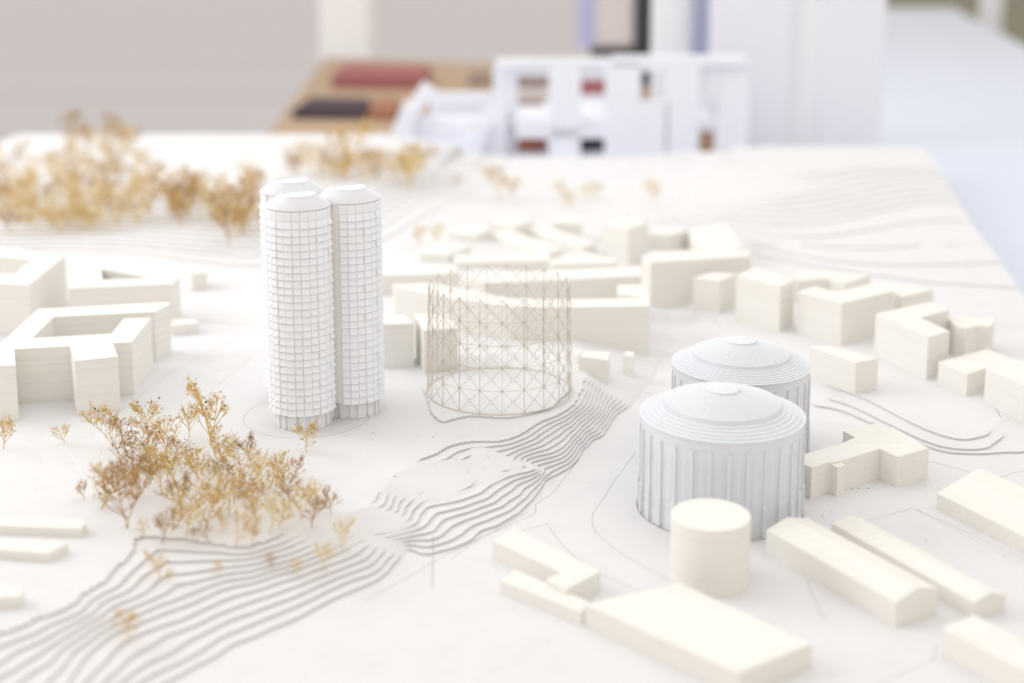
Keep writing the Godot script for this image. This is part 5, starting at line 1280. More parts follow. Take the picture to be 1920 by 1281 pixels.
	sprig("blurred golden sprig in the left hill's dense wood, middle part, mid slope", "dried flower trees of the far hill", -0.8333, -2.8800, 0.0348, 7, "gold", 3.84, Vector2(0.15, 0.13))
	sprig("blurred golden sprig in the left hill's dense wood, left part, lower slope", "dried flower trees of the far hill", -0.8461, -2.5896, 0.0360, 6, "gold", 4.21, Vector2(0.18, 0.12))
	sprig("blurred russet sprig in the left hill's dense wood, middle part, lower slope", "dried flower trees of the far hill", -0.7707, -2.6650, 0.0497, 7, "russet", 3.24, Vector2(0.16, -0.08))
	sprig("blurred golden sprig in the left hill's dense wood, middle part, lower slope", "dried flower trees of the far hill", -0.7146, -2.8624, 0.0528, 7, "gold", 1.12, Vector2(0.06, 0.12))
	sprig("blurred straw coloured sprig in the left hill's dense wood, middle part, lower slope", "dried flower trees of the far hill", -0.7913, -2.7412, 0.0410, 6, "straw", 1.34, Vector2(-0.08, -0.07))
	sprig("blurred pale sprig in the left hill's dense wood, middle part, lower slope", "dried flower trees of the far hill", -0.7844, -2.6302, 0.0456, 6, "pale", 1.41, Vector2(-0.17, 0.02))
	sprig("blurred straw coloured sprig in the left hill's dense wood, middle part, lower slope", "dried flower trees of the far hill", -0.7132, -2.6411, 0.0405, 7, "straw", 3.32, Vector2(0.16, -0.06))
	sprig("blurred golden sprig in the left hill's dense wood, left part, lower slope", "dried flower trees of the far hill", -0.8928, -2.5908, 0.0458, 6, "gold", 0.73, Vector2(0.03, 0.03))
	sprig("blurred pale sprig in the left hill's dense wood, left part, lower slope", "dried flower trees of the far hill", -1.0057, -2.8224, 0.0560, 7, "pale", 4.58, Vector2(-0.18, -0.00))
	sprig("blurred straw coloured sprig in the left hill's dense wood, left part, lower slope", "dried flower trees of the far hill", -0.9353, -2.6635, 0.0575, 6, "straw", 1.22, Vector2(-0.14, -0.12))
	sprig("blurred pale sprig in the left hill's dense wood, middle part, lower slope", "dried flower trees of the far hill", -0.7568, -2.6782, 0.0590, 8, "pale", 6.01, Vector2(0.05, 0.14))
	sprig("blurred russet sprig in the left hill's dense wood, middle part, mid slope", "dried flower trees of the far hill", -0.8358, -2.9805, 0.0470, 6, "russet", 0.74, Vector2(0.04, -0.04))
	sprig("blurred pale sprig in the left hill's dense wood, middle part, lower slope", "dried flower trees of the far hill", -0.7522, -2.5929, 0.0360, 8, "pale", 4.47, Vector2(-0.19, 0.09))
	sprig("blurred straw coloured sprig in the left hill's dense wood, middle part, upper slope", "dried flower trees of the far hill", -0.9022, -3.2634, 0.0434, 6, "straw", 3.26, Vector2(-0.18, -0.02))
	sprig("blurred straw coloured sprig in the left hill's dense wood, left part, lower slope", "dried flower trees of the far hill", -0.9687, -2.7731, 0.0611, 8, "straw", 3.00, Vector2(0.19, 0.01))
	sprig("blurred straw coloured sprig in the left hill's dense wood, left part, mid slope", "dried flower trees of the far hill", -1.1097, -2.9331, 0.0583, 6, "straw", 0.33, Vector2(-0.11, 0.14))
	sprig("blurred straw coloured sprig in the left hill's dense wood, left part, mid slope", "dried flower trees of the far hill", -0.9380, -2.9216, 0.0508, 8, "straw", 2.95, Vector2(-0.19, -0.10))
	sprig("blurred pale sprig in the left hill's dense wood, middle part, lower slope", "dried flower trees of the far hill", -0.7373, -2.6520, 0.0521, 8, "pale", 3.69, Vector2(-0.11, -0.02))
	sprig("blurred golden sprig in the left hill's dense wood, middle part, lower slope", "dried flower trees of the far hill", -0.6983, -2.6786, 0.0590, 6, "gold", 1.90, Vector2(-0.12, 0.10))
	sprig("blurred pale sprig in the left hill's dense wood, left part, mid slope", "dried flower trees of the far hill", -1.1172, -2.9749, 0.0345, 7, "pale", 6.03, Vector2(0.04, -0.11))
	sprig("blurred golden sprig in the left hill's dense wood, left part, lower slope", "dried flower trees of the far hill", -0.9137, -2.6071, 0.0344, 7, "gold", 0.54, Vector2(-0.15, 0.05))
	sprig("blurred pale sprig in the left hill's dense wood, left part, mid slope", "dried flower trees of the far hill", -1.0318, -3.0798, 0.0496, 7, "pale", 0.70, Vector2(0.06, -0.04))
	sprig("blurred brown sprig in the left hill's dense wood, left part, lower slope", "dried flower trees of the far hill", -0.9386, -2.8324, 0.0407, 8, "brown", 0.88, Vector2(-0.19, -0.15))
	sprig("blurred golden sprig in the left hill's dense wood, left part, lower slope", "dried flower trees of the far hill", -0.9138, -2.7739, 0.0342, 6, "gold", 2.63, Vector2(0.00, 0.03))
	sprig("blurred straw coloured sprig in the left hill's dense wood, left part, mid slope", "dried flower trees of the far hill", -0.9953, -3.0318, 0.0463, 6, "straw", 4.11, Vector2(0.17, -0.04))
	sprig("blurred straw coloured sprig in the left hill's dense wood, middle part, lower slope", "dried flower trees of the far hill", -0.8103, -2.6073, 0.0424, 6, "straw", 3.71, Vector2(0.07, 0.04))
	sprig("blurred golden sprig in the left hill's dense wood, left part, lower slope", "dried flower trees of the far hill", -1.0482, -2.8045, 0.0599, 7, "gold", 5.13, Vector2(-0.05, -0.03))
	sprig("blurred russet sprig in the left hill's dense wood, left part, upper slope", "dried flower trees of the far hill", -1.0537, -3.3151, 0.0398, 7, "russet", 0.27, Vector2(0.10, -0.11))
	sprig("blurred golden sprig in the left hill's dense wood, middle part, lower slope", "dried flower trees of the far hill", -0.8037, -2.6277, 0.0343, 6, "gold", 4.36, Vector2(0.04, 0.05))
	sprig("blurred russet sprig in the left hill's dense wood, middle part, lower slope", "dried flower trees of the far hill", -0.8777, -2.8361, 0.0606, 6, "russet", 4.43, Vector2(0.09, 0.03))
	sprig("blurred russet sprig in the left hill's dense wood, left part, lower slope", "dried flower trees of the far hill", -1.0301, -2.7409, 0.0590, 8, "russet", 5.27, Vector2(0.18, 0.05))
	sprig("blurred straw coloured sprig in the left hill's dense wood, left part, mid slope", "dried flower trees of the far hill", -1.0235, -2.9788, 0.0424, 6, "straw", 5.52, Vector2(-0.07, 0.05))
	sprig("blurred straw coloured sprig in the left hill's dense wood, left part, lower slope", "dried flower trees of the far hill", -0.8734, -2.7799, 0.0605, 6, "straw", 2.87, Vector2(-0.14, 0.15))
	sprig("blurred straw coloured sprig in the left hill's dense wood, middle part, mid slope", "dried flower trees of the far hill", -0.8495, -2.8833, 0.0389, 6, "straw", 5.75, Vector2(-0.13, 0.00))
	sprig("blurred straw coloured sprig in the left hill's dense wood, middle part, mid slope", "dried flower trees of the far hill", -0.7717, -3.0333, 0.0415, 7, "straw", 3.16, Vector2(0.18, -0.08))
	sprig("blurred straw coloured sprig in the left hill's dense wood, left part, lower slope", "dried flower trees of the far hill", -0.9956, -2.8557, 0.0574, 7, "straw", 3.87, Vector2(-0.12, -0.02))
	sprig("blurred pale sprig in the left hill's dense wood, middle part, mid slope", "dried flower trees of the far hill", -0.7699, -2.8849, 0.0519, 6, "pale", 4.33, Vector2(-0.16, -0.12))
	sprig("blurred golden sprig in the left hill's dense wood, middle part, lower slope", "dried flower trees of the far hill", -0.7175, -2.7155, 0.0354, 8, "gold", 2.41, Vector2(0.05, 0.07))
	sprig("blurred golden sprig in the left hill's dense wood, left part, mid slope", "dried flower trees of the far hill", -1.1415, -3.0726, 0.0561, 8, "gold", 2.55, Vector2(-0.02, -0.13))
	sprig("blurred golden sprig in the left hill's dense wood, middle part, mid slope", "dried flower trees of the far hill", -0.8705, -3.0169, 0.0471, 6, "gold", 1.07, Vector2(-0.10, 0.03))
	sprig("blurred straw coloured sprig in the left hill's dense wood, left part, lower slope", "dried flower trees of the far hill", -1.0226, -2.7747, 0.0462, 7, "straw", 1.92, Vector2(-0.02, 0.10))
	sprig("blurred golden sprig in the left hill's dense wood, left part, lower slope", "dried flower trees of the far hill", -0.9745, -2.5825, 0.0447, 8, "gold", 1.14, Vector2(-0.12, 0.11))
	sprig("blurred brown sprig in the left hill's dense wood, middle part, mid slope", "dried flower trees of the far hill", -0.8725, -3.0682, 0.0603, 7, "brown", 1.92, Vector2(0.02, 0.09))
	sprig("blurred golden sprig in the left hill's dense wood, left part, lower slope", "dried flower trees of the far hill", -0.8781, -2.7446, 0.0378, 6, "gold", 2.87, Vector2(0.18, 0.08))
	sprig("blurred pale sprig in the left hill's dense wood, left part, mid slope", "dried flower trees of the far hill", -0.9988, -3.1217, 0.0365, 7, "pale", 1.61, Vector2(-0.01, 0.05))
	sprig("blurred russet sprig in the left hill's dense wood, middle part, lower slope", "dried flower trees of the far hill", -0.8171, -2.7525, 0.0374, 6, "russet", 2.11, Vector2(0.04, 0.04))
	sprig("blurred straw coloured sprig in the left hill's dense wood, left part, lower slope", "dried flower trees of the far hill", -0.8280, -2.6174, 0.0510, 6, "straw", 5.51, Vector2(-0.15, -0.02))
	sprig("blurred golden sprig in the left hill's dense wood, middle part, lower slope", "dried flower trees of the far hill", -0.7638, -2.7329, 0.0427, 7, "gold", 4.15, Vector2(-0.03, 0.10))
	sprig("blurred brown sprig in the left hill's dense wood, left part, lower slope", "dried flower trees of the far hill", -0.9478, -2.5864, 0.0482, 8, "brown", 5.21, Vector2(0.06, -0.03))
	sprig("blurred pale sprig in the left hill's dense wood, middle part, lower slope", "dried flower trees of the far hill", -0.8176, -2.7144, 0.0543, 7, "pale", 3.33, Vector2(-0.20, -0.02))
	sprig("blurred russet sprig in the left hill's dense wood, middle part, lower slope", "dried flower trees of the far hill", -0.8377, -2.8051, 0.0540, 8, "russet", 1.28, Vector2(0.06, -0.02))
	sprig("blurred straw coloured sprig in the left hill's dense wood, left part, upper slope", "dried flower trees of the far hill", -1.0439, -3.1827, 0.0381, 6, "straw", 1.72, Vector2(0.01, -0.09))
	sprig("blurred golden sprig in the left hill's dense wood, left part, lower slope", "dried flower trees of the far hill", -0.9808, -2.7476, 0.0548, 8, "gold", 3.45, Vector2(0.18, 0.10))
	sprig("blurred brown sprig in the left hill's dense wood, left part, lower slope", "dried flower trees of the far hill", -1.0709, -2.8167, 0.0588, 7, "brown", 5.04, Vector2(-0.02, 0.13))
	sprig("blurred pale sprig in the left hill's dense wood, middle part, lower slope", "dried flower trees of the far hill", -0.8227, -2.8225, 0.0431, 6, "pale", 2.01, Vector2(0.14, 0.08))
	sprig("blurred russet sprig in the left hill's dense wood, left part, lower slope", "dried flower trees of the far hill", -0.9394, -2.7656, 0.0589, 8, "russet", 5.47, Vector2(0.07, -0.12))
	sprig("blurred pale sprig in the left hill's dense wood, left part, lower slope", "dried flower trees of the far hill", -0.9094, -2.8067, 0.0485, 7, "pale", 5.22, Vector2(0.04, -0.13))
	sprig("blurred pale sprig in the left hill's dense wood, left part, mid slope", "dried flower trees of the far hill", -0.9798, -2.9714, 0.0605, 6, "pale", 6.21, Vector2(0.15, -0.04))
	sprig("blurred straw coloured sprig in the left hill's dense wood, left part, lower slope", "dried flower trees of the far hill", -0.9825, -2.6698, 0.0432, 8, "straw", 6.06, Vector2(0.08, 0.13))
	sprig("blurred golden sprig in the left hill's dense wood, middle part, mid slope", "dried flower trees of the far hill", -0.7511, -2.8769, 0.0577, 8, "gold", 5.54, Vector2(-0.03, -0.09))
	sprig("blurred golden sprig in the left hill's dense wood, middle part, lower slope", "dried flower trees of the far hill", -0.7408, -2.6091, 0.0463, 6, "gold", 1.92, Vector2(-0.05, 0.03))
	sprig("blurred golden sprig in the left hill's dense wood, left part, lower slope", "dried flower trees of the far hill", -1.0215, -2.7158, 0.0598, 7, "gold", 3.93, Vector2(-0.09, 0.05))
	sprig("blurred straw coloured sprig in the left hill's dense wood, middle part, lower slope", "dried flower trees of the far hill", -0.7937, -2.6595, 0.0619, 8, "straw", 0.56, Vector2(-0.02, -0.07))
	sprig("blurred golden sprig in the left hill's dense wood, middle part, lower slope", "dried flower trees of the far hill", -0.7821, -2.8638, 0.0389, 7, "gold", 0.06, Vector2(0.07, -0.06))
	sprig("blurred pale sprig in the left hill's dense wood, left part, lower slope", "dried flower trees of the far hill", -0.8653, -2.6431, 0.0481, 6, "pale", 4.89, Vector2(-0.08, -0.05))
	sprig("blurred golden sprig in the left hill's dense wood, left part, mid slope", "dried flower trees of the far hill", -0.9021, -2.8769, 0.0598, 7, "gold", 4.95, Vector2(-0.11, -0.01))
	sprig("blurred golden sprig in the left hill's dense wood, left part, mid slope", "dried flower trees of the far hill", -1.0720, -3.1023, 0.0450, 6, "gold", 4.52, Vector2(-0.00, -0.15))
	sprig("blurred pale sprig in the left hill's dense wood, left part, lower slope", "dried flower trees of the far hill", -0.9061, -2.6574, 0.0549, 8, "pale", 1.37, Vector2(0.07, -0.12))
	sprig("blurred russet sprig in the left hill's dense wood, middle part, lower slope", "dried flower trees of the far hill", -0.8154, -2.8244, 0.0425, 6, "russet", 1.49, Vector2(-0.05, 0.04))
	sprig("blurred russet sprig in the left hill's dense wood, middle part, mid slope", "dried flower trees of the far hill", -0.9079, -3.0395, 0.0497, 6, "russet", 4.66, Vector2(0.04, 0.10))
	sprig("blurred straw coloured sprig in the left hill's dense wood, middle part, lower slope", "dried flower trees of the far hill", -0.7834, -2.6038, 0.0464, 7, "straw", 0.42, Vector2(-0.04, 0.14))
	sprig("blurred golden sprig in the left hill's dense wood, left part, lower slope", "dried flower trees of the far hill", -0.8455, -2.5797, 0.0556, 7, "gold", 3.85, Vector2(-0.18, 0.00))
	sprig("blurred pale sprig in the left hill's dense wood, middle part, lower slope", "dried flower trees of the far hill", -0.8264, -2.7706, 0.0571, 8, "pale", 5.80, Vector2(0.03, 0.09))
	sprig("blurred brown sprig in the left hill's dense wood, left part, upper slope", "dried flower trees of the far hill", -1.1536, -3.2534, 0.0556, 8, "brown", 6.21, Vector2(0.01, 0.08))
	sprig("blurred russet sprig in the left hill's dense wood, left part, mid slope", "dried flower trees of the far hill", -1.0511, -3.1468, 0.0478, 8, "russet", 5.61, Vector2(-0.07, 0.08))
	sprig("blurred straw coloured sprig in the left hill's dense wood, left part, lower slope", "dried flower trees of the far hill", -1.0106, -2.8588, 0.0404, 8, "straw", 1.52, Vector2(0.07, 0.02))
	sprig("blurred straw coloured sprig in the left hill's dense wood, middle part, mid slope", "dried flower trees of the far hill", -0.7585, -2.9175, 0.0401, 7, "straw", 0.00, Vector2(-0.15, -0.11))
	sprig("blurred golden sprig in the left hill's dense wood, middle part, lower slope", "dried flower trees of the far hill", -0.8166, -2.6440, 0.0461, 8, "gold", 2.66, Vector2(-0.20, -0.07))
	sprig("blurred straw coloured sprig in the left hill's dense wood, middle part, mid slope", "dried flower trees of the far hill", -0.8313, -3.0675, 0.0379, 8, "straw", 5.70, Vector2(-0.14, 0.15))
	sprig("blurred straw coloured sprig in the left hill's dense wood, middle part, mid slope", "dried flower trees of the far hill", -0.9377, -3.0696, 0.0610, 6, "straw", 2.85, Vector2(-0.08, 0.13))
	sprig("blurred russet sprig in the left hill's dense wood, left part, mid slope", "dried flower trees of the far hill", -1.0117, -3.1331, 0.0449, 6, "russet", 4.23, Vector2(0.07, 0.01))
	sprig("blurred golden sprig in the thin wood left of the tower, mid slope", "dried flower trees of the far hill", -0.6557, -2.8879, 0.0513, 7, "gold", 0.06, Vector2(0.07, -0.05))
	sprig("blurred golden sprig in the thin wood left of the tower, lower slope", "dried flower trees of the far hill", -0.6464, -2.7232, 0.0403, 7, "gold", 3.03, Vector2(-0.17, -0.12))
	sprig("blurred pale sprig in the thin wood left of the tower, lower slope", "dried flower trees of the far hill", -0.5089, -2.6877, 0.0461, 8, "pale", 5.58, Vector2(0.17, 0.05))
	sprig("blurred golden sprig in the thin wood left of the tower, lower slope", "dried flower trees of the far hill", -0.5983, -2.8410, 0.0557, 7, "gold", 1.14, Vector2(-0.02, 0.12))
	sprig("blurred golden sprig in the thin wood left of the tower, lower slope", "dried flower trees of the far hill", -0.4923, -2.6067, 0.0465, 6, "gold", 5.44, Vector2(-0.01, 0.12))
	sprig("blurred pale sprig in the thin wood left of the tower, lower slope", "dried flower trees of the far hill", -0.5660, -2.8173, 0.0444, 7, "pale", 4.28, Vector2(-0.18, -0.05))
	sprig("blurred russet sprig in the thin wood left of the tower, lower slope", "dried flower trees of the far hill", -0.6510, -2.8460, 0.0455, 8, "russet", 1.68, Vector2(-0.04, 0.13))
	sprig("blurred russet sprig in the thin wood left of the tower, lower slope", "dried flower trees of the far hill", -0.6298, -2.6185, 0.0589, 8, "russet", 4.54, Vector2(-0.03, -0.09))
	sprig("blurred straw coloured sprig in the thin wood left of the tower, mid slope", "dried flower trees of the far hill", -0.6911, -2.9070, 0.0606, 7, "straw", 0.99, Vector2(-0.07, 0.10))
	sprig("blurred golden sprig in the thin wood left of the tower, lower slope", "dried flower trees of the far hill", -0.6469, -2.7953, 0.0552, 7, "gold", 1.39, Vector2(0.06, -0.04))
	sprig("blurred russet sprig in the thin wood left of the tower, lower slope", "dried flower trees of the far hill", -0.6230, -2.6759, 0.0535, 8, "russet", 1.04, Vector2(-0.12, -0.03))
	sprig("blurred russet sprig in the thin wood left of the tower, lower slope", "dried flower trees of the far hill", -0.4858, -2.6612, 0.0347, 8, "russet", 3.76, Vector2(-0.16, 0.08))
	sprig("blurred pale sprig in the thin wood left of the tower, lower slope", "dried flower trees of the far hill", -0.5725, -2.6362, 0.0411, 6, "pale", 5.32, Vector2(0.15, 0.02))
	sprig("blurred brown sprig in the thin wood left of the tower, middle part, lower slope", "dried flower trees of the far hill", -0.6535, -2.6525, 0.0391, 8, "brown", 6.17, Vector2(-0.07, 0.06))
	sprig("blurred russet sprig in the thin wood left of the tower, lower slope", "dried flower trees of the far hill", -0.6619, -2.7652, 0.0573, 7, "russet", 6.26, Vector2(-0.04, -0.01))
	sprig("blurred pale sprig in the thin wood left of the tower, middle part, lower slope", "dried flower trees of the far hill", -0.6850, -2.7598, 0.0514, 7, "pale", 6.20, Vector2(-0.00, -0.02))
	sprig("blurred russet sprig in the thin wood left of the tower, lower slope", "dried flower trees of the far hill", -0.5360, -2.6835, 0.0539, 7, "russet", 0.82, Vector2(0.09, -0.05))
	sprig("blurred brown sprig in the thin wood left of the tower, lower slope", "dried flower trees of the far hill", -0.5492, -2.7687, 0.0362, 8, "brown", 2.76, Vector2(-0.17, 0.07))
	sprig("blurred russet sprig in the thin wood left of the tower, middle part, lower slope", "dried flower trees of the far hill", -0.6704, -2.7121, 0.0616, 6, "russet", 3.65, Vector2(0.16, 0.00))
	sprig("blurred straw coloured sprig in the thin wood left of the tower, mid slope", "dried flower trees of the far hill", -0.6291, -2.8921, 0.0510, 8, "straw", 3.79, Vector2(-0.00, 0.05))
	sprig("blurred pale sprig in the thin wood left of the tower, lower slope", "dried flower trees of the far hill", -0.5749, -2.7596, 0.0349, 6, "pale", 2.61, Vector2(0.20, 0.03))
	sprig("blurred golden sprig in the thin wood left of the tower, lower slope", "dried flower trees of the far hill", -0.6027, -2.7286, 0.0431, 7, "gold", 2.99, Vector2(0.18, 0.14))
	sprig("blurred pale sprig in the thin wood left of the tower, lower slope", "dried flower trees of the far hill", -0.5300, -2.6427, 0.0566, 8, "pale", 2.81, Vector2(-0.14, -0.05))
	sprig("blurred straw coloured sprig in the thin wood left of the tower, lower slope", "dried flower trees of the far hill", -0.5204, -2.7580, 0.0449, 6, "straw", 0.48, Vector2(-0.17, 0.05))
	sprig("blurred brown sprig in the thin wood left of the tower, lower slope", "dried flower trees of the far hill", -0.6385, -2.7571, 0.0506, 6, "brown", 5.49, Vector2(-0.07, -0.11))
	sprig("blurred straw coloured sprig in the thin wood left of the tower, mid slope", "dried flower trees of the far hill", -0.5549, -2.9349, 0.0570, 6, "straw", 5.17, Vector2(-0.01, 0.12))
	sprig("blurred golden sprig in the thin wood left of the tower, middle part, lower slope", "dried flower trees of the far hill", -0.6885, -2.7987, 0.0442, 8, "gold", 2.91, Vector2(-0.12, 0.15))
	sprig("blurred pale sprig in the thin wood left of the tower, lower slope", "dried flower trees of the far hill", -0.5489, -2.7312, 0.0586, 8, "pale", 3.02, Vector2(-0.19, -0.14))
	sprig("blurred straw coloured sprig in the thin wood left of the tower, lower slope", "dried flower trees of the far hill", -0.5111, -2.5514, 0.0597, 7, "straw", 1.09, Vector2(0.01, 0.06))
	sprig("blurred pale sprig in the thin wood left of the tower, lower slope", "dried flower trees of the far hill", -0.5399, -2.6147, 0.0387, 6, "pale", 5.06, Vector2(-0.18, 0.14))
	sprig("blurred golden sprig in the thin wood left of the tower, lower slope", "dried flower trees of the far hill", -0.5519, -2.6556, 0.0353, 7, "gold", 2.62, Vector2(-0.05, 0.02))
	sprig("blurred straw coloured sprig in the thin wood left of the tower, mid slope", "dried flower trees of the far hill", -0.5398, -2.9293, 0.0460, 7, "straw", 3.51, Vector2(-0.10, -0.12))
	sprig("blurred golden sprig in the thin wood left of the tower, lower slope", "dried flower trees of the far hill", -0.6424, -2.6708, 0.0597, 8, "gold", 4.08, Vector2(0.15, 0.07))
	sprig("blurred golden sprig in the thin wood left of the tower, lower slope", "dried flower trees of the far hill", -0.5537, -2.6046, 0.0414, 6, "gold", 2.88, Vector2(-0.03, 0.13))
	sprig("blurred straw coloured sprig in the thin wood left of the tower, lower slope", "dried flower trees of the far hill", -0.4909, -2.5640, 0.0372, 8, "straw", 1.86, Vector2(-0.19, 0.05))
	sprig("blurred golden sprig in the thin wood left of the tower, lower slope", "dried flower trees of the far hill", -0.4781, -2.6105, 0.0377, 7, "gold", 1.60, Vector2(0.14, 0.12))
	sprig("blurred golden sprig in the thin wood left of the tower, lower slope", "dried flower trees of the far hill", -0.5382, -2.8042, 0.0609, 6, "gold", 0.18, Vector2(0.14, -0.07))
	sprig("blurred straw coloured sprig in the thin wood left of the tower, lower slope", "dried flower trees of the far hill", -0.6192, -2.7848, 0.0502, 6, "straw", 5.77, Vector2(-0.12, 0.01))
	sprig("blurred straw coloured sprig in the thin wood left of the tower, lower slope", "dried flower trees of the far hill", -0.6186, -2.6276, 0.0531, 8, "straw", 3.56, Vector2(-0.12, -0.13))
	sprig("blurred straw coloured sprig in the thin wood left of the tower, lower slope", "dried flower trees of the far hill", -0.6073, -2.6921, 0.0617, 8, "straw", 1.32, Vector2(-0.04, -0.11))
	sprig("blurred golden sprig in the thin wood left of the tower, middle part, lower slope", "dried flower trees of the far hill", -0.6534, -2.6770, 0.0528, 7, "gold", 5.15, Vector2(0.03, -0.10))
	sprig("blurred golden sprig in the thin wood left of the tower, lower slope", "dried flower trees of the far hill", -0.5092, -2.5883, 0.0537, 7, "gold", 5.29, Vector2(0.01, -0.03))
	sprig("blurred straw coloured sprig in the thin wood left of the tower, lower slope", "dried flower trees of the far hill", -0.5774, -2.6819, 0.0454, 6, "straw", 5.09, Vector2(-0.09, 0.11))
	sprig("blurred straw coloured sprig in the thin wood left of the tower, lower slope", "dried flower trees of the far hill", -0.5140, -2.5815, 0.0357, 6, "straw", 0.81, Vector2(0.18, 0.12))
	sprig("blurred brown sprig in the thin wood left of the tower, lower slope", "dried flower trees of the far hill", -0.5239, -2.8457, 0.0607, 6, "brown", 6.25, Vector2(0.11, 0.03))
	sprig("blurred pale sprig in the thin wood left of the tower, lower slope", "dried flower trees of the far hill", -0.5183, -2.6617, 0.0418, 8, "pale", 4.68, Vector2(0.02, 0.03))
	sprig("blurred straw coloured sprig in the thin wood left of the tower, lower slope", "dried flower trees of the far hill", -0.5858, -2.7324, 0.0400, 6, "straw", 2.73, Vector2(-0.11, -0.10))
	sprig("blurred golden sprig in the thin wood left of the tower, mid slope", "dried flower trees of the far hill", -0.6659, -2.9004, 0.0440, 7, "gold", 2.64, Vector2(-0.15, -0.02))
	sprig("blurred golden sprig in the row behind the tower caps, upper slope", "dried flower trees of the far hill", -0.3524, -3.1900, 0.0348, 7, "gold", 4.46, Vector2(0.14, -0.10))
	sprig("blurred golden sprig in the row behind the tower caps, mid slope", "dried flower trees of the far hill", -0.3649, -3.0232, 0.0493, 7, "gold", 0.98, Vector2(-0.03, -0.09))
	sprig("blurred straw coloured sprig in the row behind the tower caps, upper slope", "dried flower trees of the far hill", -0.2408, -3.2035, 0.0474, 8, "straw", 2.58, Vector2(-0.10, -0.07))
	sprig("blurred brown sprig in the row behind the tower caps, mid slope", "dried flower trees of the far hill", -0.4206, -3.1644, 0.0528, 7, "brown", 5.92, Vector2(0.12, -0.09))
	sprig("blurred russet sprig in the row behind the tower caps, mid slope", "dried flower trees of the far hill", -0.2963, -3.0401, 0.0483, 7, "russet", 3.98, Vector2(0.04, 0.13))
	sprig("blurred pale sprig in the row behind the tower caps, mid slope", "dried flower trees of the far hill", -0.2219, -3.0603, 0.0478, 6, "pale", 0.28, Vector2(-0.09, 0.04))
	sprig("blurred russet sprig in the row behind the tower caps, upper slope", "dried flower trees of the far hill", -0.2034, -3.2532, 0.0611, 6, "russet", 0.70, Vector2(0.11, -0.02))
	sprig("blurred straw coloured sprig in the row behind the tower caps, mid slope", "dried flower trees of the far hill", -0.3053, -3.1112, 0.0594, 6, "straw", 4.32, Vector2(-0.05, 0.04))
	sprig("blurred pale sprig in the row behind the tower caps, upper slope", "dried flower trees of the far hill", -0.2549, -3.1858, 0.0495, 8, "pale", 4.40, Vector2(0.08, -0.03))
	sprig("blurred golden sprig in the row behind the tower caps, mid slope", "dried flower trees of the far hill", -0.3659, -3.0623, 0.0518, 7, "gold", 0.47, Vector2(0.05, 0.06))
	sprig("blurred brown sprig in the row behind the tower caps, mid slope", "dried flower trees of the far hill", -0.3807, -3.0664, 0.0519, 6, "brown", 0.61, Vector2(0.02, -0.10))
	sprig("blurred pale sprig in the row behind the tower caps, mid slope", "dried flower trees of the far hill", -0.2182, -3.1389, 0.0548, 8, "pale", 4.97, Vector2(0.09, 0.00))
	sprig("blurred golden sprig in the row behind the tower caps, mid slope", "dried flower trees of the far hill", -0.4476, -3.0944, 0.0436, 6, "gold", 4.29, Vector2(-0.12, -0.07))
	sprig("blurred straw coloured sprig in the row behind the tower caps, mid slope", "dried flower trees of the far hill", -0.3222, -3.0155, 0.0448, 8, "straw", 1.35, Vector2(0.18, 0.07))
	sprig("blurred russet sprig in the row behind the tower caps, mid slope", "dried flower trees of the far hill", -0.4832, -3.1304, 0.0573, 8, "russet", 2.40, Vector2(-0.17, -0.00))
	sprig("blurred straw coloured sprig in the row behind the tower caps, upper slope", "dried flower trees of the far hill", -0.3210, -3.2009, 0.0532, 8, "straw", 4.25, Vector2(0.03, 0.07))
	sprig("blurred brown sprig in the row behind the tower caps, mid slope", "dried flower trees of the far hill", -0.3132, -3.1555, 0.0570, 6, "brown", 4.60, Vector2(-0.16, 0.02))
	sprig("blurred straw coloured sprig in the row behind the tower caps, mid slope", "dried flower trees of the far hill", -0.2779, -3.1169, 0.0370, 6, "straw", 3.47, Vector2(-0.09, 0.08))
	sprig("blurred golden sprig in the row behind the tower caps, mid slope", "dried flower trees of the far hill", -0.3590, -3.1234, 0.0500, 6, "gold", 5.87, Vector2(-0.13, -0.07))
	sprig("blurred russet sprig in the row behind the tower caps, mid slope", "dried flower trees of the far hill", -0.4188, -3.0895, 0.0453, 6, "russet", 2.43, Vector2(-0.01, -0.10))
	sprig("blurred brown sprig in the row behind the tower caps, upper slope", "dried flower trees of the far hill", -0.2919, -3.2461, 0.0364, 7, "brown", 0.49, Vector2(0.06, 0.07))
	sprig("blurred russet sprig in the row behind the tower caps, mid slope", "dried flower trees of the far hill", -0.4753, -3.0473, 0.0487, 6, "russet", 0.82, Vector2(-0.08, 0.03))
	sprig("blurred straw coloured sprig in the row behind the tower caps, upper slope", "dried flower trees of the far hill", -0.3946, -3.2809, 0.0350, 7, "straw", 0.51, Vector2(0.16, 0.12))
	sprig("blurred golden sprig in the row behind the tower caps, upper slope", "dried flower trees of the far hill", -0.4758, -3.2993, 0.0355, 7, "gold", 1.59, Vector2(0.15, 0.07))
	sprig("blurred brown sprig in the row behind the tower caps, upper slope", "dried flower trees of the far hill", -0.3349, -3.1665, 0.0351, 6, "brown", 0.89, Vector2(0.09, -0.13))
	sprig("blurred straw coloured sprig in the row behind the tower caps, mid slope", "dried flower trees of the far hill", -0.2554, -3.0448, 0.0585, 6, "straw", 3.11, Vector2(-0.10, -0.00))
	sprig("blurred russet sprig in the row behind the tower caps, upper slope", "dried flower trees of the far hill", -0.3765, -3.1884, 0.0471, 8, "russet", 2.13, Vector2(0.05, -0.09))
	sprig("blurred golden sprig in the row behind the tower caps, mid slope", "dried flower trees of the far hill", -0.3368, -3.0875, 0.0493, 8, "gold", 0.44, Vector2(-0.08, 0.01))
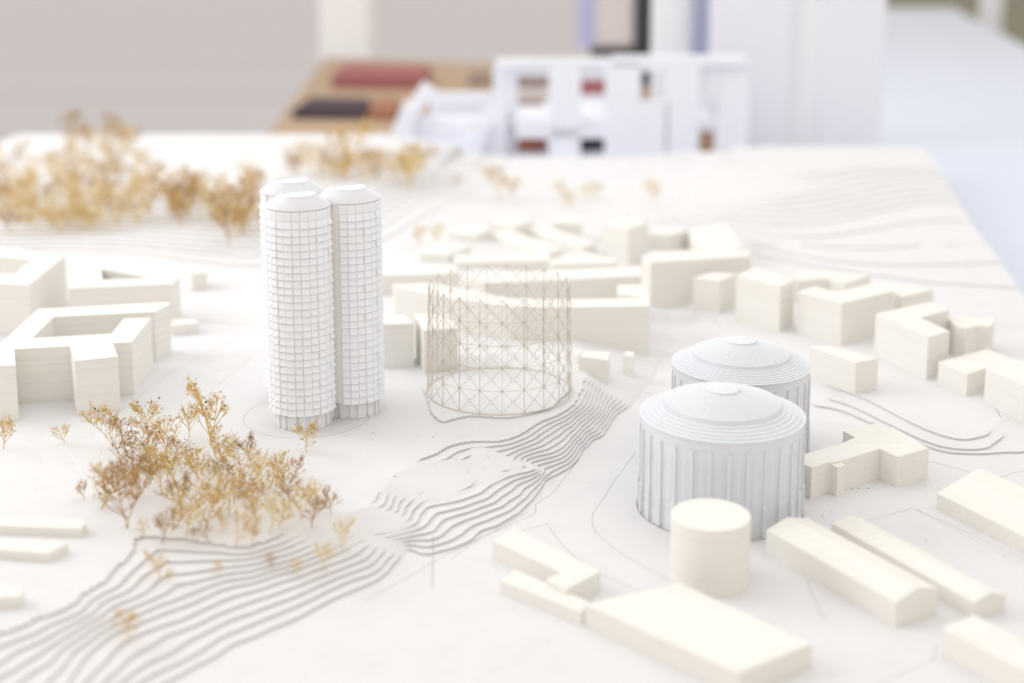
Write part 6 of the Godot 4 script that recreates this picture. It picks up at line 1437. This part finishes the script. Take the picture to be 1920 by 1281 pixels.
	sprig("blurred straw coloured sprig in the row behind the tower caps, mid slope", "dried flower trees of the far hill", -0.4216, -3.0444, 0.0373, 6, "straw", 2.51, Vector2(0.14, 0.07))
	sprig("blurred brown sprig in the row behind the tower caps, mid slope", "dried flower trees of the far hill", -0.4764, -3.0661, 0.0495, 6, "brown", 5.05, Vector2(-0.08, 0.02))
	sprig("blurred russet sprig in the row behind the tower caps, upper slope", "dried flower trees of the far hill", -0.2418, -3.2926, 0.0490, 7, "russet", 4.39, Vector2(-0.01, -0.09))
	sprig("blurred golden sprig in the row behind the tower caps, upper slope", "dried flower trees of the far hill", -0.4719, -3.1755, 0.0563, 8, "gold", 3.56, Vector2(0.12, -0.05))
	sprig("blurred straw coloured sprig in the row behind the tower caps, upper slope", "dried flower trees of the far hill", -0.4410, -3.1883, 0.0575, 6, "straw", 1.78, Vector2(0.11, -0.03))
	sprig("blurred golden sprig in the row behind the tower caps, upper slope", "dried flower trees of the far hill", -0.4939, -3.2765, 0.0498, 8, "gold", 5.91, Vector2(-0.10, 0.06))
	sprig("blurred golden sprig in the row behind the tower caps, mid slope", "dried flower trees of the far hill", -0.2331, -3.1076, 0.0505, 6, "gold", 2.94, Vector2(0.10, -0.12))
	sprig("blurred golden sprig in the row behind the tower caps, mid slope", "dried flower trees of the far hill", -0.3914, -3.0357, 0.0465, 8, "gold", 5.15, Vector2(-0.02, 0.06))
	sprig("blurred straw coloured sprig in the row behind the tower caps, mid slope", "dried flower trees of the far hill", -0.3998, -3.0996, 0.0482, 6, "straw", 5.19, Vector2(-0.07, 0.04))
	sprig("blurred golden sprig in the row behind the tower caps, upper slope", "dried flower trees of the far hill", -0.3115, -3.2109, 0.0496, 8, "gold", 4.96, Vector2(0.18, 0.06))
	sprig("blurred russet sprig on the left hill's crest, middle part, upper slope", "dried flower trees of the far hill", -1.0535, -3.4593, 0.0451, 6, "russet", 3.47, Vector2(0.02, -0.07))
	sprig("blurred golden sprig on the left hill's crest, middle part, upper slope", "dried flower trees of the far hill", -0.9972, -3.4224, 0.0342, 6, "gold", 1.63, Vector2(-0.01, 0.03))
	sprig("blurred golden sprig on the left hill's crest, left part, upper slope", "dried flower trees of the far hill", -1.0683, -3.3955, 0.0515, 8, "gold", 1.23, Vector2(-0.16, -0.15))
	sprig("blurred brown sprig on the left hill's crest, middle part, upper slope", "dried flower trees of the far hill", -0.9304, -3.3981, 0.0600, 8, "brown", 1.30, Vector2(0.15, -0.12))
	sprig("blurred russet sprig on the left hill's crest, left part, upper slope", "dried flower trees of the far hill", -1.1070, -3.4933, 0.0511, 7, "russet", 0.20, Vector2(0.09, 0.14))
	sprig("blurred brown sprig on the left hill's crest, middle part, upper slope", "dried flower trees of the far hill", -1.0521, -3.4591, 0.0539, 6, "brown", 2.85, Vector2(-0.18, 0.09))
	sprig("blurred straw coloured sprig on the left hill's crest, middle part, upper slope", "dried flower trees of the far hill", -0.9496, -3.4081, 0.0598, 6, "straw", 0.22, Vector2(0.18, -0.12))
	sprig("blurred straw coloured sprig on the left hill's crest, middle part, upper slope", "dried flower trees of the far hill", -1.0287, -3.5017, 0.0586, 8, "straw", 0.06, Vector2(-0.04, -0.04))
	sprig("blurred brown sprig on the left hill's crest, middle part, upper slope", "dried flower trees of the far hill", -0.9753, -3.4022, 0.0619, 6, "brown", 3.84, Vector2(0.08, 0.09))
	sprig("blurred golden sprig on the left hill's crest, middle part, upper slope", "dried flower trees of the far hill", -0.9577, -3.4707, 0.0594, 6, "gold", 6.06, Vector2(-0.06, 0.10))
	sprig("blurred pale sprig on the left hill's crest, middle part, upper slope", "dried flower trees of the far hill", -1.0191, -3.4152, 0.0484, 8, "pale", 4.47, Vector2(-0.05, -0.08))
	sprig("blurred golden sprig on the left hill's crest, middle part, upper slope", "dried flower trees of the far hill", -1.1124, -3.6383, 0.0383, 7, "gold", 0.52, Vector2(0.13, 0.03))
